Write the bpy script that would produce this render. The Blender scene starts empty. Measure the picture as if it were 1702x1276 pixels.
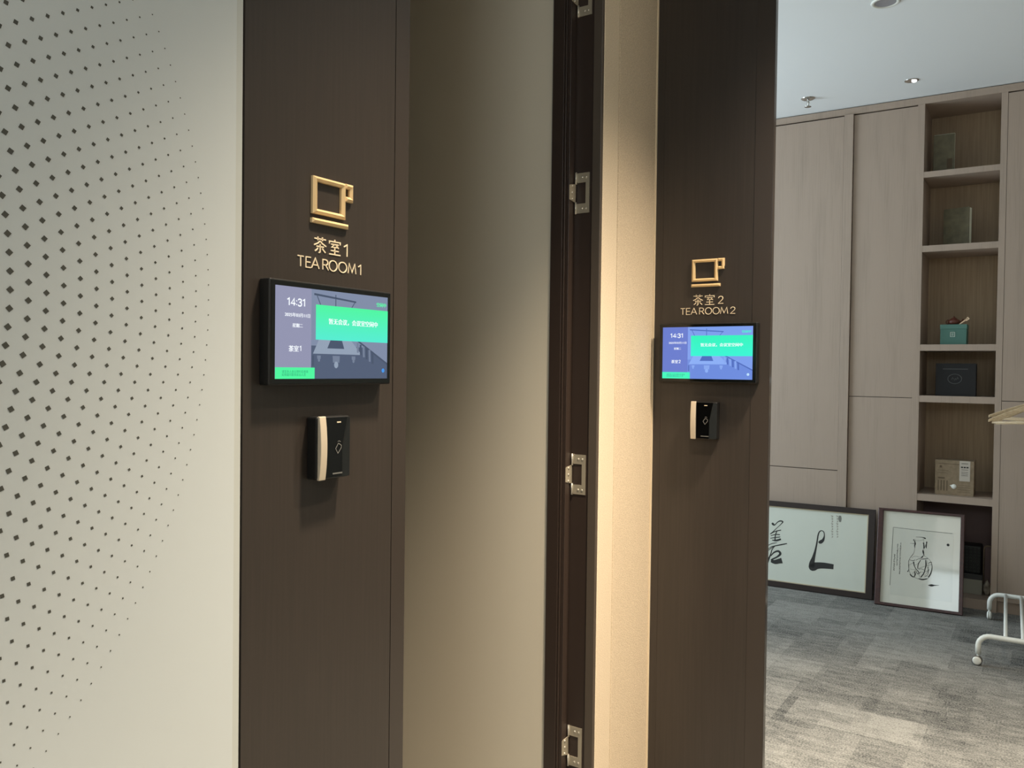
import bpy, bmesh, math, random
from math import radians as rad, pi, sin, cos
from mathutils import Vector, Matrix

random.seed(4)
SC = bpy.context.scene
COL = SC.collection

# ------------------------------------------------------------------ camera, world, main lights, exposure
CAM = Vector((0.0, 0.0, 1.4))
FPX = 1383.75
FW = Vector((-0.54209, 0.84012, -0.01823)).normalized()
RT = Vector((0.84012, 0.54229, 0.01241))
RT = (RT - FW * RT.dot(FW)).normalized()
UP = RT.cross(FW)
cd = bpy.data.cameras.new('camera')
cd.sensor_width = 36.0
cd.lens = FPX / 1702.0 * 36.0
cd.clip_start = 0.02
cam = bpy.data.objects.new('camera', cd)
cam.matrix_world = Matrix(((RT.x, UP.x, -FW.x, CAM.x), (RT.y, UP.y, -FW.y, CAM.y), (RT.z, UP.z, -FW.z, CAM.z), (0, 0, 0, 1)))
COL.objects.link(cam)
SC.camera = cam

w = bpy.data.worlds.new('world')
SC.world = w
w.use_nodes = True
w.node_tree.nodes['Background'].inputs[0].default_value = (0.62, 0.80, 1.0, 1)
w.node_tree.nodes['Background'].inputs[1].default_value = 1.0

def area(name, loc, direction, sx, sy, power, color, spread=180):
    d = bpy.data.lights.new(name, 'AREA')
    d.shape = 'RECTANGLE'; d.size = sx; d.size_y = sy
    d.energy = power; d.color = color; d.spread = rad(spread)
    o = bpy.data.objects.new(name, d)
    o.location = loc
    o.rotation_euler = Vector(direction).to_track_quat('-Z', 'Y').to_euler()
    COL.objects.link(o)
    return o

def spot(name, loc, direction, power, color, angle, blend, radius=0.04):
    d = bpy.data.lights.new(name, 'SPOT')
    d.energy = power; d.color = color; d.spot_size = rad(angle); d.spot_blend = blend
    d.shadow_soft_size = radius
    o = bpy.data.objects.new(name, d)
    o.location = loc
    o.rotation_euler = Vector(direction).to_track_quat('-Z', 'Y').to_euler()
    COL.objects.link(o)
    return o

CEIL = 3.095
WARM = (1.0, 0.84, 0.64)
DOWNLIGHTS = [(0.00, 0.02, 650, 64), (-0.45, 1.36, 440, 78), (0.00, 2.08, 520, 99), (-0.40, 2.95, 340, 66)]     # corridor downlights: x, y, watts, beam; last one added to brighten the near floor
for x_, y_, p_, b_ in DOWNLIGHTS:
    spot('downlight_beam', (x_, y_, CEIL - 0.03), (0, 0, -1), p_, WARM, b_, 1.0, 0.09)
# daylight through the tall window of tea room 2, out of the frame on the left
area('window_daylight', (-3.9, 4.15, 1.7), (1, 0, 0.22), 1.9, 2.3, 98, (0.80, 0.93, 1.0))
# high window and ceiling light panel behind the camera (the framed drawing mirrors them)
area('high_window_daylight', (0.29, -2.27, 2.62), (0, 1, -0.1), 1.28, 0.84, 24, (0.80, 0.93, 1.0))
area('ceiling_panel_light', (0.29, -1.22, CEIL - 0.02), (0, 0, -1), 1.28, 1.84, 15, (1.0, 0.94, 0.84))

SC.view_settings.view_transform = 'Standard'
SC.view_settings.look = 'None'
SC.view_settings.gamma = 1.0
SC.view_settings.exposure = 0.0
SC.view_settings.use_curve_mapping = False

# ------------------------------------------------------------------ helpers
def ray(x, y):
    return FW * FPX + RT * (x - 851) - UP * (y - 638)
def onX(x, y, X):
    d = ray(x, y); return CAM + d * ((X - CAM.x) / d.x)
def onY(x, y, Y):
    d = ray(x, y); return CAM + d * ((Y - CAM.y) / d.y)
def onP(x, y, p0, n):
    d = ray(x, y); return CAM + d * ((p0 - CAM).dot(n) / d.dot(n))

def lin(r, g, b):
    f = lambda c: (c / 255 / 12.92) if c <= 10 else ((c / 255 + 0.055) / 1.055) ** 2.4
    return (f(r), f(g), f(b), 1.0)

class MB:
    """collects vertices and faces; faces carry a material slot"""
    def __init__(s):
        s.v = []; s.f = []; s.m = []; s.smooth = []
    def face(s, pts, m=0, sm=False):
        i = len(s.v); s.v += [tuple(p) for p in pts]; s.f.append(tuple(range(i, i + len(pts)))); s.m.append(m); s.smooth.append(sm)
    def mesh(s, verts, faces, m=0, sm=False):
        i = len(s.v); s.v += [tuple(p) for p in verts]
        for f in faces:
            s.f.append(tuple(i + k for k in f)); s.m.append(m); s.smooth.append(sm)
    def box(s, x0, x1, y0, y1, z0, z1, m=0):
        a = [(x0, y0, z0), (x1, y0, z0), (x1, y1, z0), (x0, y1, z0), (x0, y0, z1), (x1, y0, z1), (x1, y1, z1), (x0, y1, z1)]
        s.mesh(a, [(0, 3, 2, 1), (4, 5, 6, 7), (0, 1, 5, 4), (1, 2, 6, 5), (2, 3, 7, 6), (3, 0, 4, 7)], m)
    def prism(s, pts, dvec, m=0, sm=False):
        """extrude a planar polygon (3D points) along dvec"""
        n = len(pts); d = Vector(dvec)
        a = [Vector(p) for p in pts]; b = [p + d for p in a]
        s.mesh(a + b, [tuple(range(n))[::-1], tuple(range(n, 2 * n))], m)
        s.mesh(a + b, [(i, (i + 1) % n, n + (i + 1) % n, n + i) for i in range(n)], m, sm)
    def tube(s, pts, r, n=12, m=0, caps=True, closed=False):
        P = [Vector(p) for p in pts]; rings = []; N = len(P)
        rr = r if isinstance(r, (list, tuple)) else [r] * N
        up = None
        for i, p in enumerate(P):
            if closed: t = (P[(i + 1) % N] - P[i - 1])
            else: t = (P[min(i + 1, N - 1)] - P[max(i - 1, 0)])
            t.normalize()
            if up is None:
                up = Vector((0, 0, 1)) if abs(t.z) < 0.9 else Vector((1, 0, 0))
            up = (up - t * up.dot(t)).normalized()
            s_ = t.cross(up)
            rings.append([p + (up * cos(2 * pi * k / n) + s_ * sin(2 * pi * k / n)) * rr[i] for k in range(n)])
        vs = [q for ring in rings for q in ring]; fs = []
        for i in range(N if closed else N - 1):
            j = (i + 1) % N
            fs += [(i * n + k, i * n + (k + 1) % n, j * n + (k + 1) % n, j * n + k) for k in range(n)]
        s.mesh(vs, fs, m, True)
        if caps and not closed:
            s.face(rings[0], m); s.face(rings[-1][::-1], m)
    def lathe(s, prof, c, axis='z', n=32, m=0, sm=True):
        """profile [(radius, height)] turned about an axis through c"""
        c = Vector(c); vs = []
        for r, h in prof:
            for k in range(n):
                a = 2 * pi * k / n
                q = (r * cos(a), r * sin(a), h)
                if axis == 'y': q = (q[0], q[2], q[1])
                if axis == 'x': q = (q[2], q[0], q[1])
                vs.append(c + Vector(q))
        fs = [(i * n + k, i * n + (k + 1) % n, (i + 1) * n + (k + 1) % n, (i + 1) * n + k) for i in range(len(prof) - 1) for k in range(n)]
        s.mesh(vs, fs, m, sm)
    def ribbon(s, pts, widths, o, ux, uz, un, thick=0.0, m=0):
        """stroke of varying width in the plane (ux, uz) at origin o, raised by thick along un; pts are 2D"""
        P = [Vector(p) for p in pts]; N = len(P)
        W = widths if isinstance(widths, (list, tuple)) else [widths] * N
        L = []; R = []
        for i in range(N):
            a = (P[i] - P[i - 1]).normalized() if i else None
            b = (P[i + 1] - P[i]).normalized() if i < N - 1 else None
            if a is None: a = b
            if b is None: b = a
            t = (a + b)
            t = t.normalized() if t.length > 1e-6 else a
            nrm = Vector((-t.y, t.x))
            k = 1.0 / max(0.6, Vector((-a.y, a.x)).dot(nrm))
            h = W[i] / 2 * k
            L.append(P[i] + nrm * h); R.append(P[i] - nrm * h)
        to = lambda p, d: o + ux * p.x + uz * p.y + un * d
        for i in range(N - 1):
            q = [L[i], R[i], R[i + 1], L[i + 1]]
            if thick:
                top = [to(p, thick) for p in q]; bot = [to(p, 0) for p in q]
                s.mesh(top + bot, [(0, 1, 2, 3), (0, 3, 7, 4), (1, 5, 6, 2)] + ([(0, 4, 5, 1)] if i == 0 else []) + ([(3, 2, 6, 7)] if i == N - 2 else []), m)
            else:
                s.face([to(p, 0) for p in q], m)

ROOTM = {}
def empty(name, loc, rz=0, label=None, cat=None, group=None, kind=None):
    o = bpy.data.objects.new(name, None)
    o.empty_display_size = 0.05
    COL.objects.link(o)
    o.location = loc; o.rotation_euler = (0, 0, rz)
    ROOTM[o.name] = Matrix.Translation(Vector(loc)) @ Matrix.Rotation(rz, 4, 'Z')
    tag(o, label, cat, group, kind)
    return o
def tag(o, label=None, cat=None, group=None, kind=None):
    if label: o['label'] = label
    if cat: o['category'] = cat
    if group: o['group'] = group
    if kind: o['kind'] = kind
    return o
def build(name, mb, mats, parent=None, local=False, bevel=0, seg=2, smooth=None, label=None):
    """link the collected shape as ONE mesh object. Without local=True its vertices are given in world coordinates."""
    me = bpy.data.meshes.new(name)
    vs = mb.v
    M = ROOTM.get(parent.name) if parent is not None else None
    if M is not None and not local:
        inv = M.inverted(); vs = [inv @ Vector(v) for v in vs]
    me.from_pydata([tuple(v) for v in vs], [], mb.f)
    for mt in (mats if isinstance(mats, (list, tuple)) else [mats]): me.materials.append(mt)
    for p, mi, sm in zip(me.polygons, mb.m, mb.smooth):
        p.material_index = mi; p.use_smooth = sm
    bm = bmesh.new(); bm.from_mesh(me)
    bmesh.ops.remove_doubles(bm, verts=bm.verts, dist=1e-6)
    bmesh.ops.recalc_face_normals(bm, faces=bm.faces)
    bm.to_mesh(me); bm.free()
    o = bpy.data.objects.new(name, me)
    COL.objects.link(o)
    if parent is not None:
        o.parent = parent
        if M is not None: ROOTM[o.name] = M
    if bevel:
        b = o.modifiers.new('bevel', 'BEVEL'); b.width = bevel; b.segments = seg; b.limit_method = 'ANGLE'; b.angle_limit = rad(35)
        b.harden_normals = False
    if label: o['label'] = label
    return o

# ------------------------------------------------------------------ materials
def mat(name, col, rough=0.5, metal=0.0, spec=0.5, coat=0.0, emis=None, es=1.0):
    m = bpy.data.materials.new(name); m.use_nodes = True
    b = m.node_tree.nodes['Principled BSDF']
    b.inputs['Base Color'].default_value = col
    b.inputs['Roughness'].default_value = rough
    b.inputs['Metallic'].default_value = metal
    b.inputs['Specular IOR Level'].default_value = spec
    b.inputs['Coat Weight'].default_value = coat
    b.inputs['Coat Roughness'].default_value = 0.05
    if emis:
        b.inputs['Emission Color'].default_value = emis
        b.inputs['Emission Strength'].default_value = es
    return m
def nodes(m):
    nt = m.node_tree
    return nt, nt.nodes, nt.links, nt.nodes['Principled BSDF']
def vary(m, c0, c1, scale=(5, 5, 5), noise=4.0, detail=4, lo=0.35, hi=0.65, bump=0.0, bscale=None, rough=None):
    """two-tone noise over the object coordinates, with an optional bump"""
    nt, N, L, b = nodes(m)
    tc = N.new('ShaderNodeTexCoord'); mp = N.new('ShaderNodeMapping'); mp.inputs['Scale'].default_value = scale
    L.new(tc.outputs['Object'], mp.inputs['Vector'])
    nz = N.new('ShaderNodeTexNoise'); nz.inputs['Scale'].default_value = noise; nz.inputs['Detail'].default_value = detail
    L.new(mp.outputs[0], nz.inputs['Vector'])
    cr = N.new('ShaderNodeValToRGB')
    cr.color_ramp.elements[0].position = lo; cr.color_ramp.elements[0].color = c0
    cr.color_ramp.elements[1].position = hi; cr.color_ramp.elements[1].color = c1
    L.new(nz.outputs['Fac'], cr.inputs[0]); L.new(cr.outputs[0], b.inputs['Base Color'])
    if bump:
        bp = N.new('ShaderNodeBump'); bp.inputs['Strength'].default_value = bump; bp.inputs['Distance'].default_value = 0.002
        L.new(nz.outputs['Fac'], bp.inputs['Height']); L.new(bp.outputs[0], b.inputs['Normal'])
    return m

M = {}
M['brown'] = vary(mat('brown_metal', lin(66, 54, 47), 0.36, 0.0, 0.5), lin(53, 47, 42), lin(58, 51, 46), (60, 60, 1.5), 3)
M['brown_edge'] = mat('brown_metal_edge', lin(58, 51, 46), 0.30, 0.0, 0.5)
M['brown_reveal'] = mat('brown_polished_reveal', lin(52, 46, 42), 0.12, 0.0, 0.6)
M['dark'] = mat('dark_bronze_frame', lin(58, 47, 41), 0.38, 0.0, 0.45)
M['dark2'] = mat('dark_casing', lin(84, 74, 64), 0.5)
M['groove'] = mat('black_groove', lin(10, 8, 8), 0.8)
M['frost'] = mat('frosted_film', lin(206, 212, 213), 0.34, 0.0, 0.35)
M['frostedge'] = mat('glass_edge_clear', lin(198, 202, 198), 0.3, 0.0, 0.5)
M['dot'] = mat('clear_cutout_in_film', lin(82, 82, 76), 0.15, 0.0, 0.5)
M['frost2'] = mat('frosted_door_glass', lin(226, 216, 196), 0.32, 0.0, 0.35)
M['bead'] = mat('glazing_bead', lin(190, 182, 165), 0.4)
M['gold'] = mat('champagne_gold', lin(236, 206, 156), 0.36, 0.3, 0.5)
M['letter'] = mat('pale_gold_letter', lin(250, 232, 200), 0.45, 0.1, 0.5)
M['black'] = mat('black_plastic', lin(22, 22, 22), 0.38)
M['blackgloss'] = mat('black_gloss', lin(8, 9, 10), 0.08, 0.0, 0.5)
M['bezel'] = mat('screen_bezel', lin(12, 15, 15), 0.12, 0.0, 0.5)
M['facet'] = mat('grey_black_facet', lin(30, 33, 34), 0.25)
M['silver'] = mat('satin_silver', lin(214, 200, 178), 0.4, 0.25, 0.5)
M['hinge'] = mat('hinge_steel', lin(176, 166, 146), 0.32, 0.25, 0.6)
M['hingeshine'] = mat('hinge_bright_steel', lin(230, 222, 205), 0.25, 0.6, 0.5)
M['iconline'] = mat('reader_icon_print', lin(120, 120, 116), 0.5)
M['lip'] = mat('corner_trim_metal', lin(232, 214, 184), 0.4)
M['ceiling'] = mat('ceiling_paint', lin(236, 240, 242), 0.9, 0, 0.2)
M['wallpaint'] = mat('wall_paint', lin(205, 196, 180), 0.85, 0, 0.2)
M['whitemetal'] = mat('white_tube', lin(226, 228, 222), 0.3)
M['greywheel'] = mat('caster_grey', lin(96, 92, 88), 0.5)
M['chrome'] = mat('chrome', lin(200, 200, 198), 0.12, 1.0)
M['lampglass'] = mat('lamp_lens', lin(235, 235, 238), 0.1, 0, 0.5)
M['framedark'] = mat('dark_wood_frame', lin(40, 30, 29), 0.42)
M['framered'] = vary(mat('red_brown_wood_frame', lin(58, 30, 30), 0.35), lin(56, 31, 30), lin(68, 38, 36), (30, 30, 30), 2)
M['paper'] = mat('framed_paper', lin(206, 212, 202), 0.6, 0, 0.5, 1.0)
M['paper2'] = mat('mat_board', lin(212, 212, 200), 0.6, 0, 0.5, 1.0)
M['paperdraw'] = mat('drawing_paper', lin(204, 205, 194), 0.6, 0, 0.5, 1.0)
M['ink'] = mat('ink', lin(38, 40, 40), 0.6)
M['inkgrey'] = mat('ink_grey', lin(120, 122, 116), 0.6)
M['inkpale'] = mat('ink_pale', lin(160, 160, 150), 0.6)
M['goldline'] = mat('frame_inner_line', lin(190, 178, 150), 0.4)
M['teal'] = mat('teal_card', lin(70, 112, 102), 0.6)
M['tealside'] = mat('teal_card_side', lin(78, 120, 110), 0.6)
M['tealmark'] = mat('pale_print', lin(190, 205, 195), 0.6)
M['clay'] = mat('brown_clay', lin(92, 46, 34), 0.4)
M['palewood'] = mat('pale_wood', lin(226, 196, 164), 0.5)
M['hangerwood'] = vary(mat('hanger_wood', lin(200, 178, 146), 0.45), lin(196, 172, 138), lin(214, 194, 162), (20, 60, 60), 3)
M['blackbox'] = mat('matt_black_card', lin(13, 13, 15), 0.75)
M['ring'] = mat('grey_print', lin(70, 72, 72), 0.5)
M['kraft'] = vary(mat('kraft_card', lin(150, 128, 98), 0.8), lin(126, 110, 88), lin(140, 123, 100), (20, 20, 20), 2)
M['kraftdark'] = mat('kraft_print', lin(92, 78, 60), 0.8)
M['labelwhite'] = mat('paper_label', lin(184, 176, 164), 0.7)
M['bookgreen'] = vary(mat('grey_green_cover', lin(98, 98, 84), 0.6), lin(94, 90, 70), lin(112, 106, 82), (10, 10, 10), 2)
M['page'] = mat('page_edge', lin(238, 244, 226), 0.7)
M['greybox'] = mat('grey_cabinet_paint', lin(150, 148, 134), 0.5)
M['mesh'] = mat('black_grille', lin(20, 22, 20), 0.5)
M['meshdot'] = mat('grille_hole_rim', lin(62, 70, 62), 0.5)
M['bag'] = vary(mat('pale_bag', lin(176, 166, 146), 0.8), lin(110, 98, 84), lin(196, 186, 166), (14, 14, 14), 2)
M['lampblack'] = mat('lamp_can', lin(60, 60, 60), 0.4)

def wood_mat():
    m = mat('greige_oak_laminate', lin(160, 150, 135), 0.55, 0, 0.35)
    nt, N, L, b = nodes(m)
    tc = N.new('ShaderNodeTexCoord'); mp = N.new('ShaderNodeMapping'); mp.inputs['Scale'].default_value = (120, 120, 2.2)
    L.new(tc.outputs['Object'], mp.inputs['Vector'])
    n1 = N.new('ShaderNodeTexNoise'); n1.inputs['Scale'].default_value = 2.0; n1.inputs['Detail'].default_value = 6; n1.inputs['Distortion'].default_value = 0.6
    L.new(mp.outputs[0], n1.inputs['Vector'])
    mp2 = N.new('ShaderNodeMapping'); mp2.inputs['Scale'].default_value = (6, 6, 0.5)
    L.new(tc.outputs['Object'], mp2.inputs['Vector'])
    n2 = N.new('ShaderNodeTexNoise'); n2.inputs['Scale'].default_value = 2.0; n2.inputs['Detail'].default_value = 3
    L.new(mp2.outputs[0], n2.inputs['Vector'])
    ad = N.new('ShaderNodeMath'); ad.operation = 'ADD'
    L.new(n1.outputs['Fac'], ad.inputs[0]); L.new(n2.outputs['Fac'], ad.inputs[1])
    cr = N.new('ShaderNodeValToRGB')
    cr.color_ramp.elements[0].position = 0.62; cr.color_ramp.elements[0].color = lin(154, 139, 126)
    cr.color_ramp.elements[1].position = 1.42; cr.color_ramp.elements[1].color = lin(167, 150, 136)
    L.new(ad.outputs[0], cr.inputs[0]); L.new(cr.outputs[0], b.inputs['Base Color'])
    return m
M['wood'] = wood_mat()
M['woodin'] = vary(mat('greige_oak_inside', lin(120, 108, 94), 0.6, 0, 0.3), lin(158, 138, 114), lin(172, 152, 126), (50, 50, 1.5), 2)
M['gap'] = mat('cabinet_gap', lin(46, 38, 32), 0.8)
M['nichedark'] = mat('dark_plum_board', lin(112, 92, 90), 0.6)

def fabric_mat(name, c0, c1):
    m = mat(name, c0, 0.9, 0, 0.15)
    nt, N, L, b = nodes(m)
    tc = N.new('ShaderNodeTexCoord'); mp = N.new('ShaderNodeMapping'); mp.inputs['Scale'].default_value = (1, 1, 2.2)
    L.new(tc.outputs['Object'], mp.inputs['Vector'])
    nz = N.new('ShaderNodeTexNoise'); nz.inputs['Scale'].default_value = 210; nz.inputs['Detail'].default_value = 2
    L.new(mp.outputs[0], nz.inputs['Vector'])
    cr = N.new('ShaderNodeValToRGB')
    cr.color_ramp.elements[0].position = 0.3; cr.color_ramp.elements[0].color = c0
    cr.color_ramp.elements[1].position = 0.7; cr.color_ramp.elements[1].color = c1
    L.new(nz.outputs['Fac'], cr.inputs[0]); L.new(cr.outputs[0], b.inputs['Base Color'])
    bp = N.new('ShaderNodeBump'); bp.inputs['Strength'].default_value = 0.5; bp.inputs['Distance'].default_value = 0.0015
    L.new(nz.outputs['Fac'], bp.inputs['Height']); L.new(bp.outputs[0], b.inputs['Normal'])
    return m
M['fabric'] = fabric_mat('beige_wall_fabric', lin(200, 181, 155), lin(230, 212, 186))
M['fabric2'] = fabric_mat('beige_wall_fabric_edge', lin(216, 198, 172), lin(236, 218, 192))

def carpet_mat():
    m = mat('grey_carpet_planks', lin(120, 118, 112), 0.95, 0, 0.1)
    nt, N, L, b = nodes(m)
    tc = N.new('ShaderNodeTexCoord')
    def brick(rot, bw, rh, sc=1.0, off=0.5):
        mp = N.new('ShaderNodeMapping'); mp.inputs['Rotation'].default_value = (0, 0, rot); mp.inputs['Location'].default_value = (0.13, 0.07, 0)
        L.new(tc.outputs['Object'], mp.inputs['Vector'])
        br = N.new('ShaderNodeTexBrick')
        br.inputs['Color1'].default_value = (0, 0, 0, 1); br.inputs['Color2'].default_value = (1, 1, 1, 1); br.inputs['Mortar'].default_value = (0.45, 0.45, 0.45, 1)
        br.inputs['Scale'].default_value = 1.0; br.inputs['Mortar Size'].default_value = 0.0; br.inputs['Bias'].default_value = 0.0
        br.inputs['Brick Width'].default_value = bw; br.inputs['Row Height'].default_value = rh
        br.offset = off
        L.new(mp.outputs[0], br.inputs['Vector'])
        return br
    b1 = brick(0, 0.50, 0.25); b2 = brick(rad(90), 0.36, 0.17, off=0.35); b3 = brick(0, 0.22, 0.085, off=0.3)
    def math(op, a, c, cl=False):
        n = N.new('ShaderNodeMath'); n.operation = op; n.use_clamp = cl
        for i, x in enumerate((a, c)):
            if isinstance(x, (int, float)): n.inputs[i].default_value = x
            else: L.new(x, n.inputs[i])
        return n.outputs[0]
    s1 = math('MULTIPLY', b1.outputs['Color'], 0.42)
    s2 = math('MULTIPLY', b2.outputs['Color'], 0.30)
    s3 = math('MULTIPLY', b3.outputs['Color'], 0.22)
    tile = math('ADD', math('ADD', s1, s2), s3)
    mp = N.new('ShaderNodeMapping'); mp.inputs['Scale'].default_value = (14, 34, 1)
    L.new(tc.outputs['Object'], mp.inputs['Vector'])
    st = N.new('ShaderNodeTexNoise'); st.inputs['Scale'].default_value = 1.0; st.inputs['Detail'].default_value = 5
    L.new(mp.outputs[0], st.inputs['Vector'])
    fine = N.new('ShaderNodeTexNoise'); fine.inputs['Scale'].default_value = 150; fine.inputs['Detail'].default_value = 3
    L.new(tc.outputs['Object'], fine.inputs['Vector'])
    tot = math('ADD', math('MULTIPLY', tile, 0.38), math('ADD', math('MULTIPLY', st.outputs['Fac'], 0.40), math('MULTIPLY', fine.outputs['Fac'], 0.85)))
    cr = N.new('ShaderNodeValToRGB')
    cr.color_ramp.elements[0].position = 0.52; cr.color_ramp.elements[0].color = lin(58, 60, 61)
    cr.color_ramp.elements[1].position = 1.13; cr.color_ramp.elements[1].color = lin(156, 155, 150)
    L.new(tot, cr.inputs[0]); L.new(cr.outputs[0], b.inputs['Base Color'])
    bp = N.new('ShaderNodeBump'); bp.inputs['Strength'].default_value = 0.6; bp.inputs['Distance'].default_value = 0.004
    L.new(fine.outputs['Fac'], bp.inputs['Height']); L.new(bp.outputs[0], b.inputs['Normal'])
    return m
M['carpet'] = carpet_mat()

def emi(name, c, es=1.0):
    return mat(name, (0, 0, 0, 1), 0.12, 0, 0.4, 0, c, es)
def emi_grad(name, c0, c1, z0, z1, es=1.0):
    """a lit area of a display whose picture runs from c0 at height z0 to c1 at z1 (local z)"""
    m = emi(name, c0, es)
    nt, N, L, b = nodes(m)
    tc = N.new('ShaderNodeTexCoord'); sx = N.new('ShaderNodeSeparateXYZ'); L.new(tc.outputs['Object'], sx.inputs[0])
    mr = N.new('ShaderNodeMapRange'); mr.inputs[1].default_value = z0; mr.inputs[2].default_value = z1
    L.new(sx.outputs['Z'], mr.inputs[0])
    cr = N.new('ShaderNodeValToRGB'); cr.color_ramp.elements[0].color = c0; cr.color_ramp.elements[1].color = c1
    L.new(mr.outputs[0], cr.inputs[0]); L.new(cr.outputs[0], b.inputs['Emission Color'])
    return m

# ------------------------------------------------------------------ the setting
L2 = 2.42            # plane of the second brown panel
FX = -1.039          # plane of the fabric wall
LC = 5.649           # front of the wall of cabinets
X0, X1, Y0, Y1 = -4.3, 2.6, -2.4, 6.15

def struct(name, mb, mats, label, cat, bevel=0, parent=None):
    o = build(name, mb, mats, parent, bevel=bevel)
    if parent is None: tag(o, label, cat, None, 'structure')
    return o

m = MB(); m.box(X0, X1, Y0, Y1, -0.1, 0.0)
struct('floor', m, M['carpet'], 'grey patchwork carpet tile floor', 'floor')
m = MB(); m.box(X0, X1, Y0, Y1, CEIL, CEIL + 0.1)
struct('ceiling', m, M['ceiling'], 'smooth pale ceiling above the open tea room', 'ceiling')
m = MB(); m.box(X0, X1, Y1 - 0.1, Y1, 0, CEIL)
struct('wall_far', m, M['wallpaint'], 'plain wall behind the run of wood cabinets', 'wall')
m = MB(); m.box(X0, X1, Y0, Y0 + 0.1, 0, CEIL)
struct('wall_back', m, M['wallpaint'], 'plain corridor wall behind the camera', 'wall')
m = MB(); m.box(X1 - 0.1, X1, Y0 + 0.1, Y1 - 0.1, 0, CEIL)
struct('wall_right', m, M['wallpaint'], 'plain wall on the right of the corridor and tea room', 'wall')
m = MB()                                   # outer wall with the tall window of tea room 2
m.box(X0, X0 + 0.1, Y0 + 0.1, 3.15, 0, CEIL); m.box(X0, X0 + 0.1, 5.15, Y1 - 0.1, 0, CEIL)
m.box(X0, X0 + 0.1, 3.15, 5.15, 0, 0.5); m.box(X0, X0 + 0.1, 3.15, 5.15, 2.9, CEIL)
struct('wall_outer', m, M['wallpaint'], 'outer wall with the tall window of the far tea room', 'wall')
m = MB(); m.box(X0 + 0.1, -1.25, 2.46, 2.56, 0, CEIL)
struct('wall_dividing', m, M['wallpaint'], 'wall dividing the two tea rooms behind the fabric wall', 'wall')

# frosted glass partition with the ring pattern of clear diamonds (a surface pattern of the film)
m = MB()
GX = -1.102
m.box(GX - 0.012, GX, Y0 + 0.1, 0.884, 0.0, CEIL, 0)
m.box(GX - 0.012, GX - 0.0005, 0.884, 0.8965, 0.0, CEIL, 2)
cy, cz, dth, dr, r0 = -0.0466, 1.5013, rad(1.521), 0.02265, 0.8801
for k in range(0, 21):
    r = r0 - k * dr
    dg = min(0.0026 + 0.00056 * k, 0.0125) / 2
    off = 0.5 * (k % 2)
    dth = 2 * pi / (236.6 - 6.13 * k)
    for j in range(-44, 45):
        th = (j + off) * dth + rad(0.0157 * k)
        if abs(th) > rad(66): continue
        c = Vector((0, cy + r * cos(th), cz + r * sin(th)))
        if c.z < 0.3 or c.z > 2.9: continue
        e1 = Vector((0, cos(th), sin(th))) * dg; e2 = Vector((0, -sin(th), cos(th))) * dg
        c.x = GX + 0.0004
        m.face([c + e1, c + e2, c - e1, c - e2], 1)
glass1 = struct('wall_left', m, [M['frost'], M['dot'], M['frostedge']], 'frosted glass partition with rings of dark diamond dots', 'glass partition')

# first brown panel (sign panel) with its edge strip
m = MB(); m.box(-1.22, -1.1, 0.899, 1.2645, 0, CEIL)
tr1 = struct('trim_1', m, M['brown'], 'dark brown metal panel carrying the room 1 sign and display', 'wall panel')
m = MB(); m.box(-1.215, -1.106, 1.2645, 1.2665, 0, CEIL)
build('shadow_gap', m, M['groove'], tr1)
m = MB(); m.box(-1.22, -1.1, 1.2665, 1.308, 0, CEIL)
build('edge_strip', m, M['brown_edge'], tr1)

# door jamb beyond the open door, with casing
m = MB(); m.box(-1.24, -1.0685, 2.052, 2.16, 0, 2.76)
m.box(-1.24, -1.125, 2.04, 2.052, 0, 2.76)
m.box(-1.24, -1.04, 1.308, 2.16, 2.76, CEIL)
jamb = struct('trim_2', m, M['dark'], 'dark bronze door jamb between the open door and the fabric wall', 'door jamb', 0.001)
m = MB(); m.box(-1.0665, -1.0395, 2.044, 2.12, 0, CEIL)
build('casing', m, M['dark2'], jamb, bevel=0.002)

# fabric wall
m = MB(); m.box(-1.25, FX - 0.006, 2.125, L2 + 0.04, 0, CEIL)
fw = struct('wall_middle', m, M['fabric'], 'beige woven fabric wall between the door jamb and the second brown panel', 'wall')
m = MB(); m.box(FX - 0.02, FX + 0.001, 2.053, 2.1515, 0, CEIL)
build('fabric_edge_panel', m, M['fabric2'], fw, bevel=0.006, seg=3)
m = MB(); m.box(FX - 0.02, FX, 2.1535, 2.412, 0, CEIL)
build('fabric_panel', m, M['fabric'], fw, bevel=0.002)
m = MB(); m.box(FX - 0.02, FX + 0.003, 2.4125, 2.4195, 0, CEIL)
struct('trim_3', m, M['lip'], 'thin pale corner strip along the fabric wall', 'corner strip')

# second brown panel
PX0, PX1 = FX, -0.6795
m = MB(); m.box(-1.012, -0.7315, L2, L2 + 0.022, 0, CEIL)
tr2 = struct('trim_4', m, M['brown'], 'dark brown metal panel carrying the room 2 sign and display', 'wall panel')
m = MB(); m.box(-1.039, -1.0125, L2 + 0.0005, L2 + 0.022, 0, CEIL)
build('edge_strip', m, M['brown'], tr2)
m = MB(); m.box(-0.731, PX1, L2 - 0.001, L2 + 0.021, 0, CEIL, 0)
es = build('edge_strip', m, M['brown_edge'], tr2)
m = MB(); m.box(PX1, PX1 + 0.0015, L2, L2 + 0.021, 0, CEIL, 0)
build('polished_edge', m, M['brown_reveal'], tr2)
m = MB(); m.box(-1.05, -0.74, L2 + 0.022, L2 + 0.06, 0, CEIL)
build('back_frame', m, M['dark'], tr2)

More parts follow.
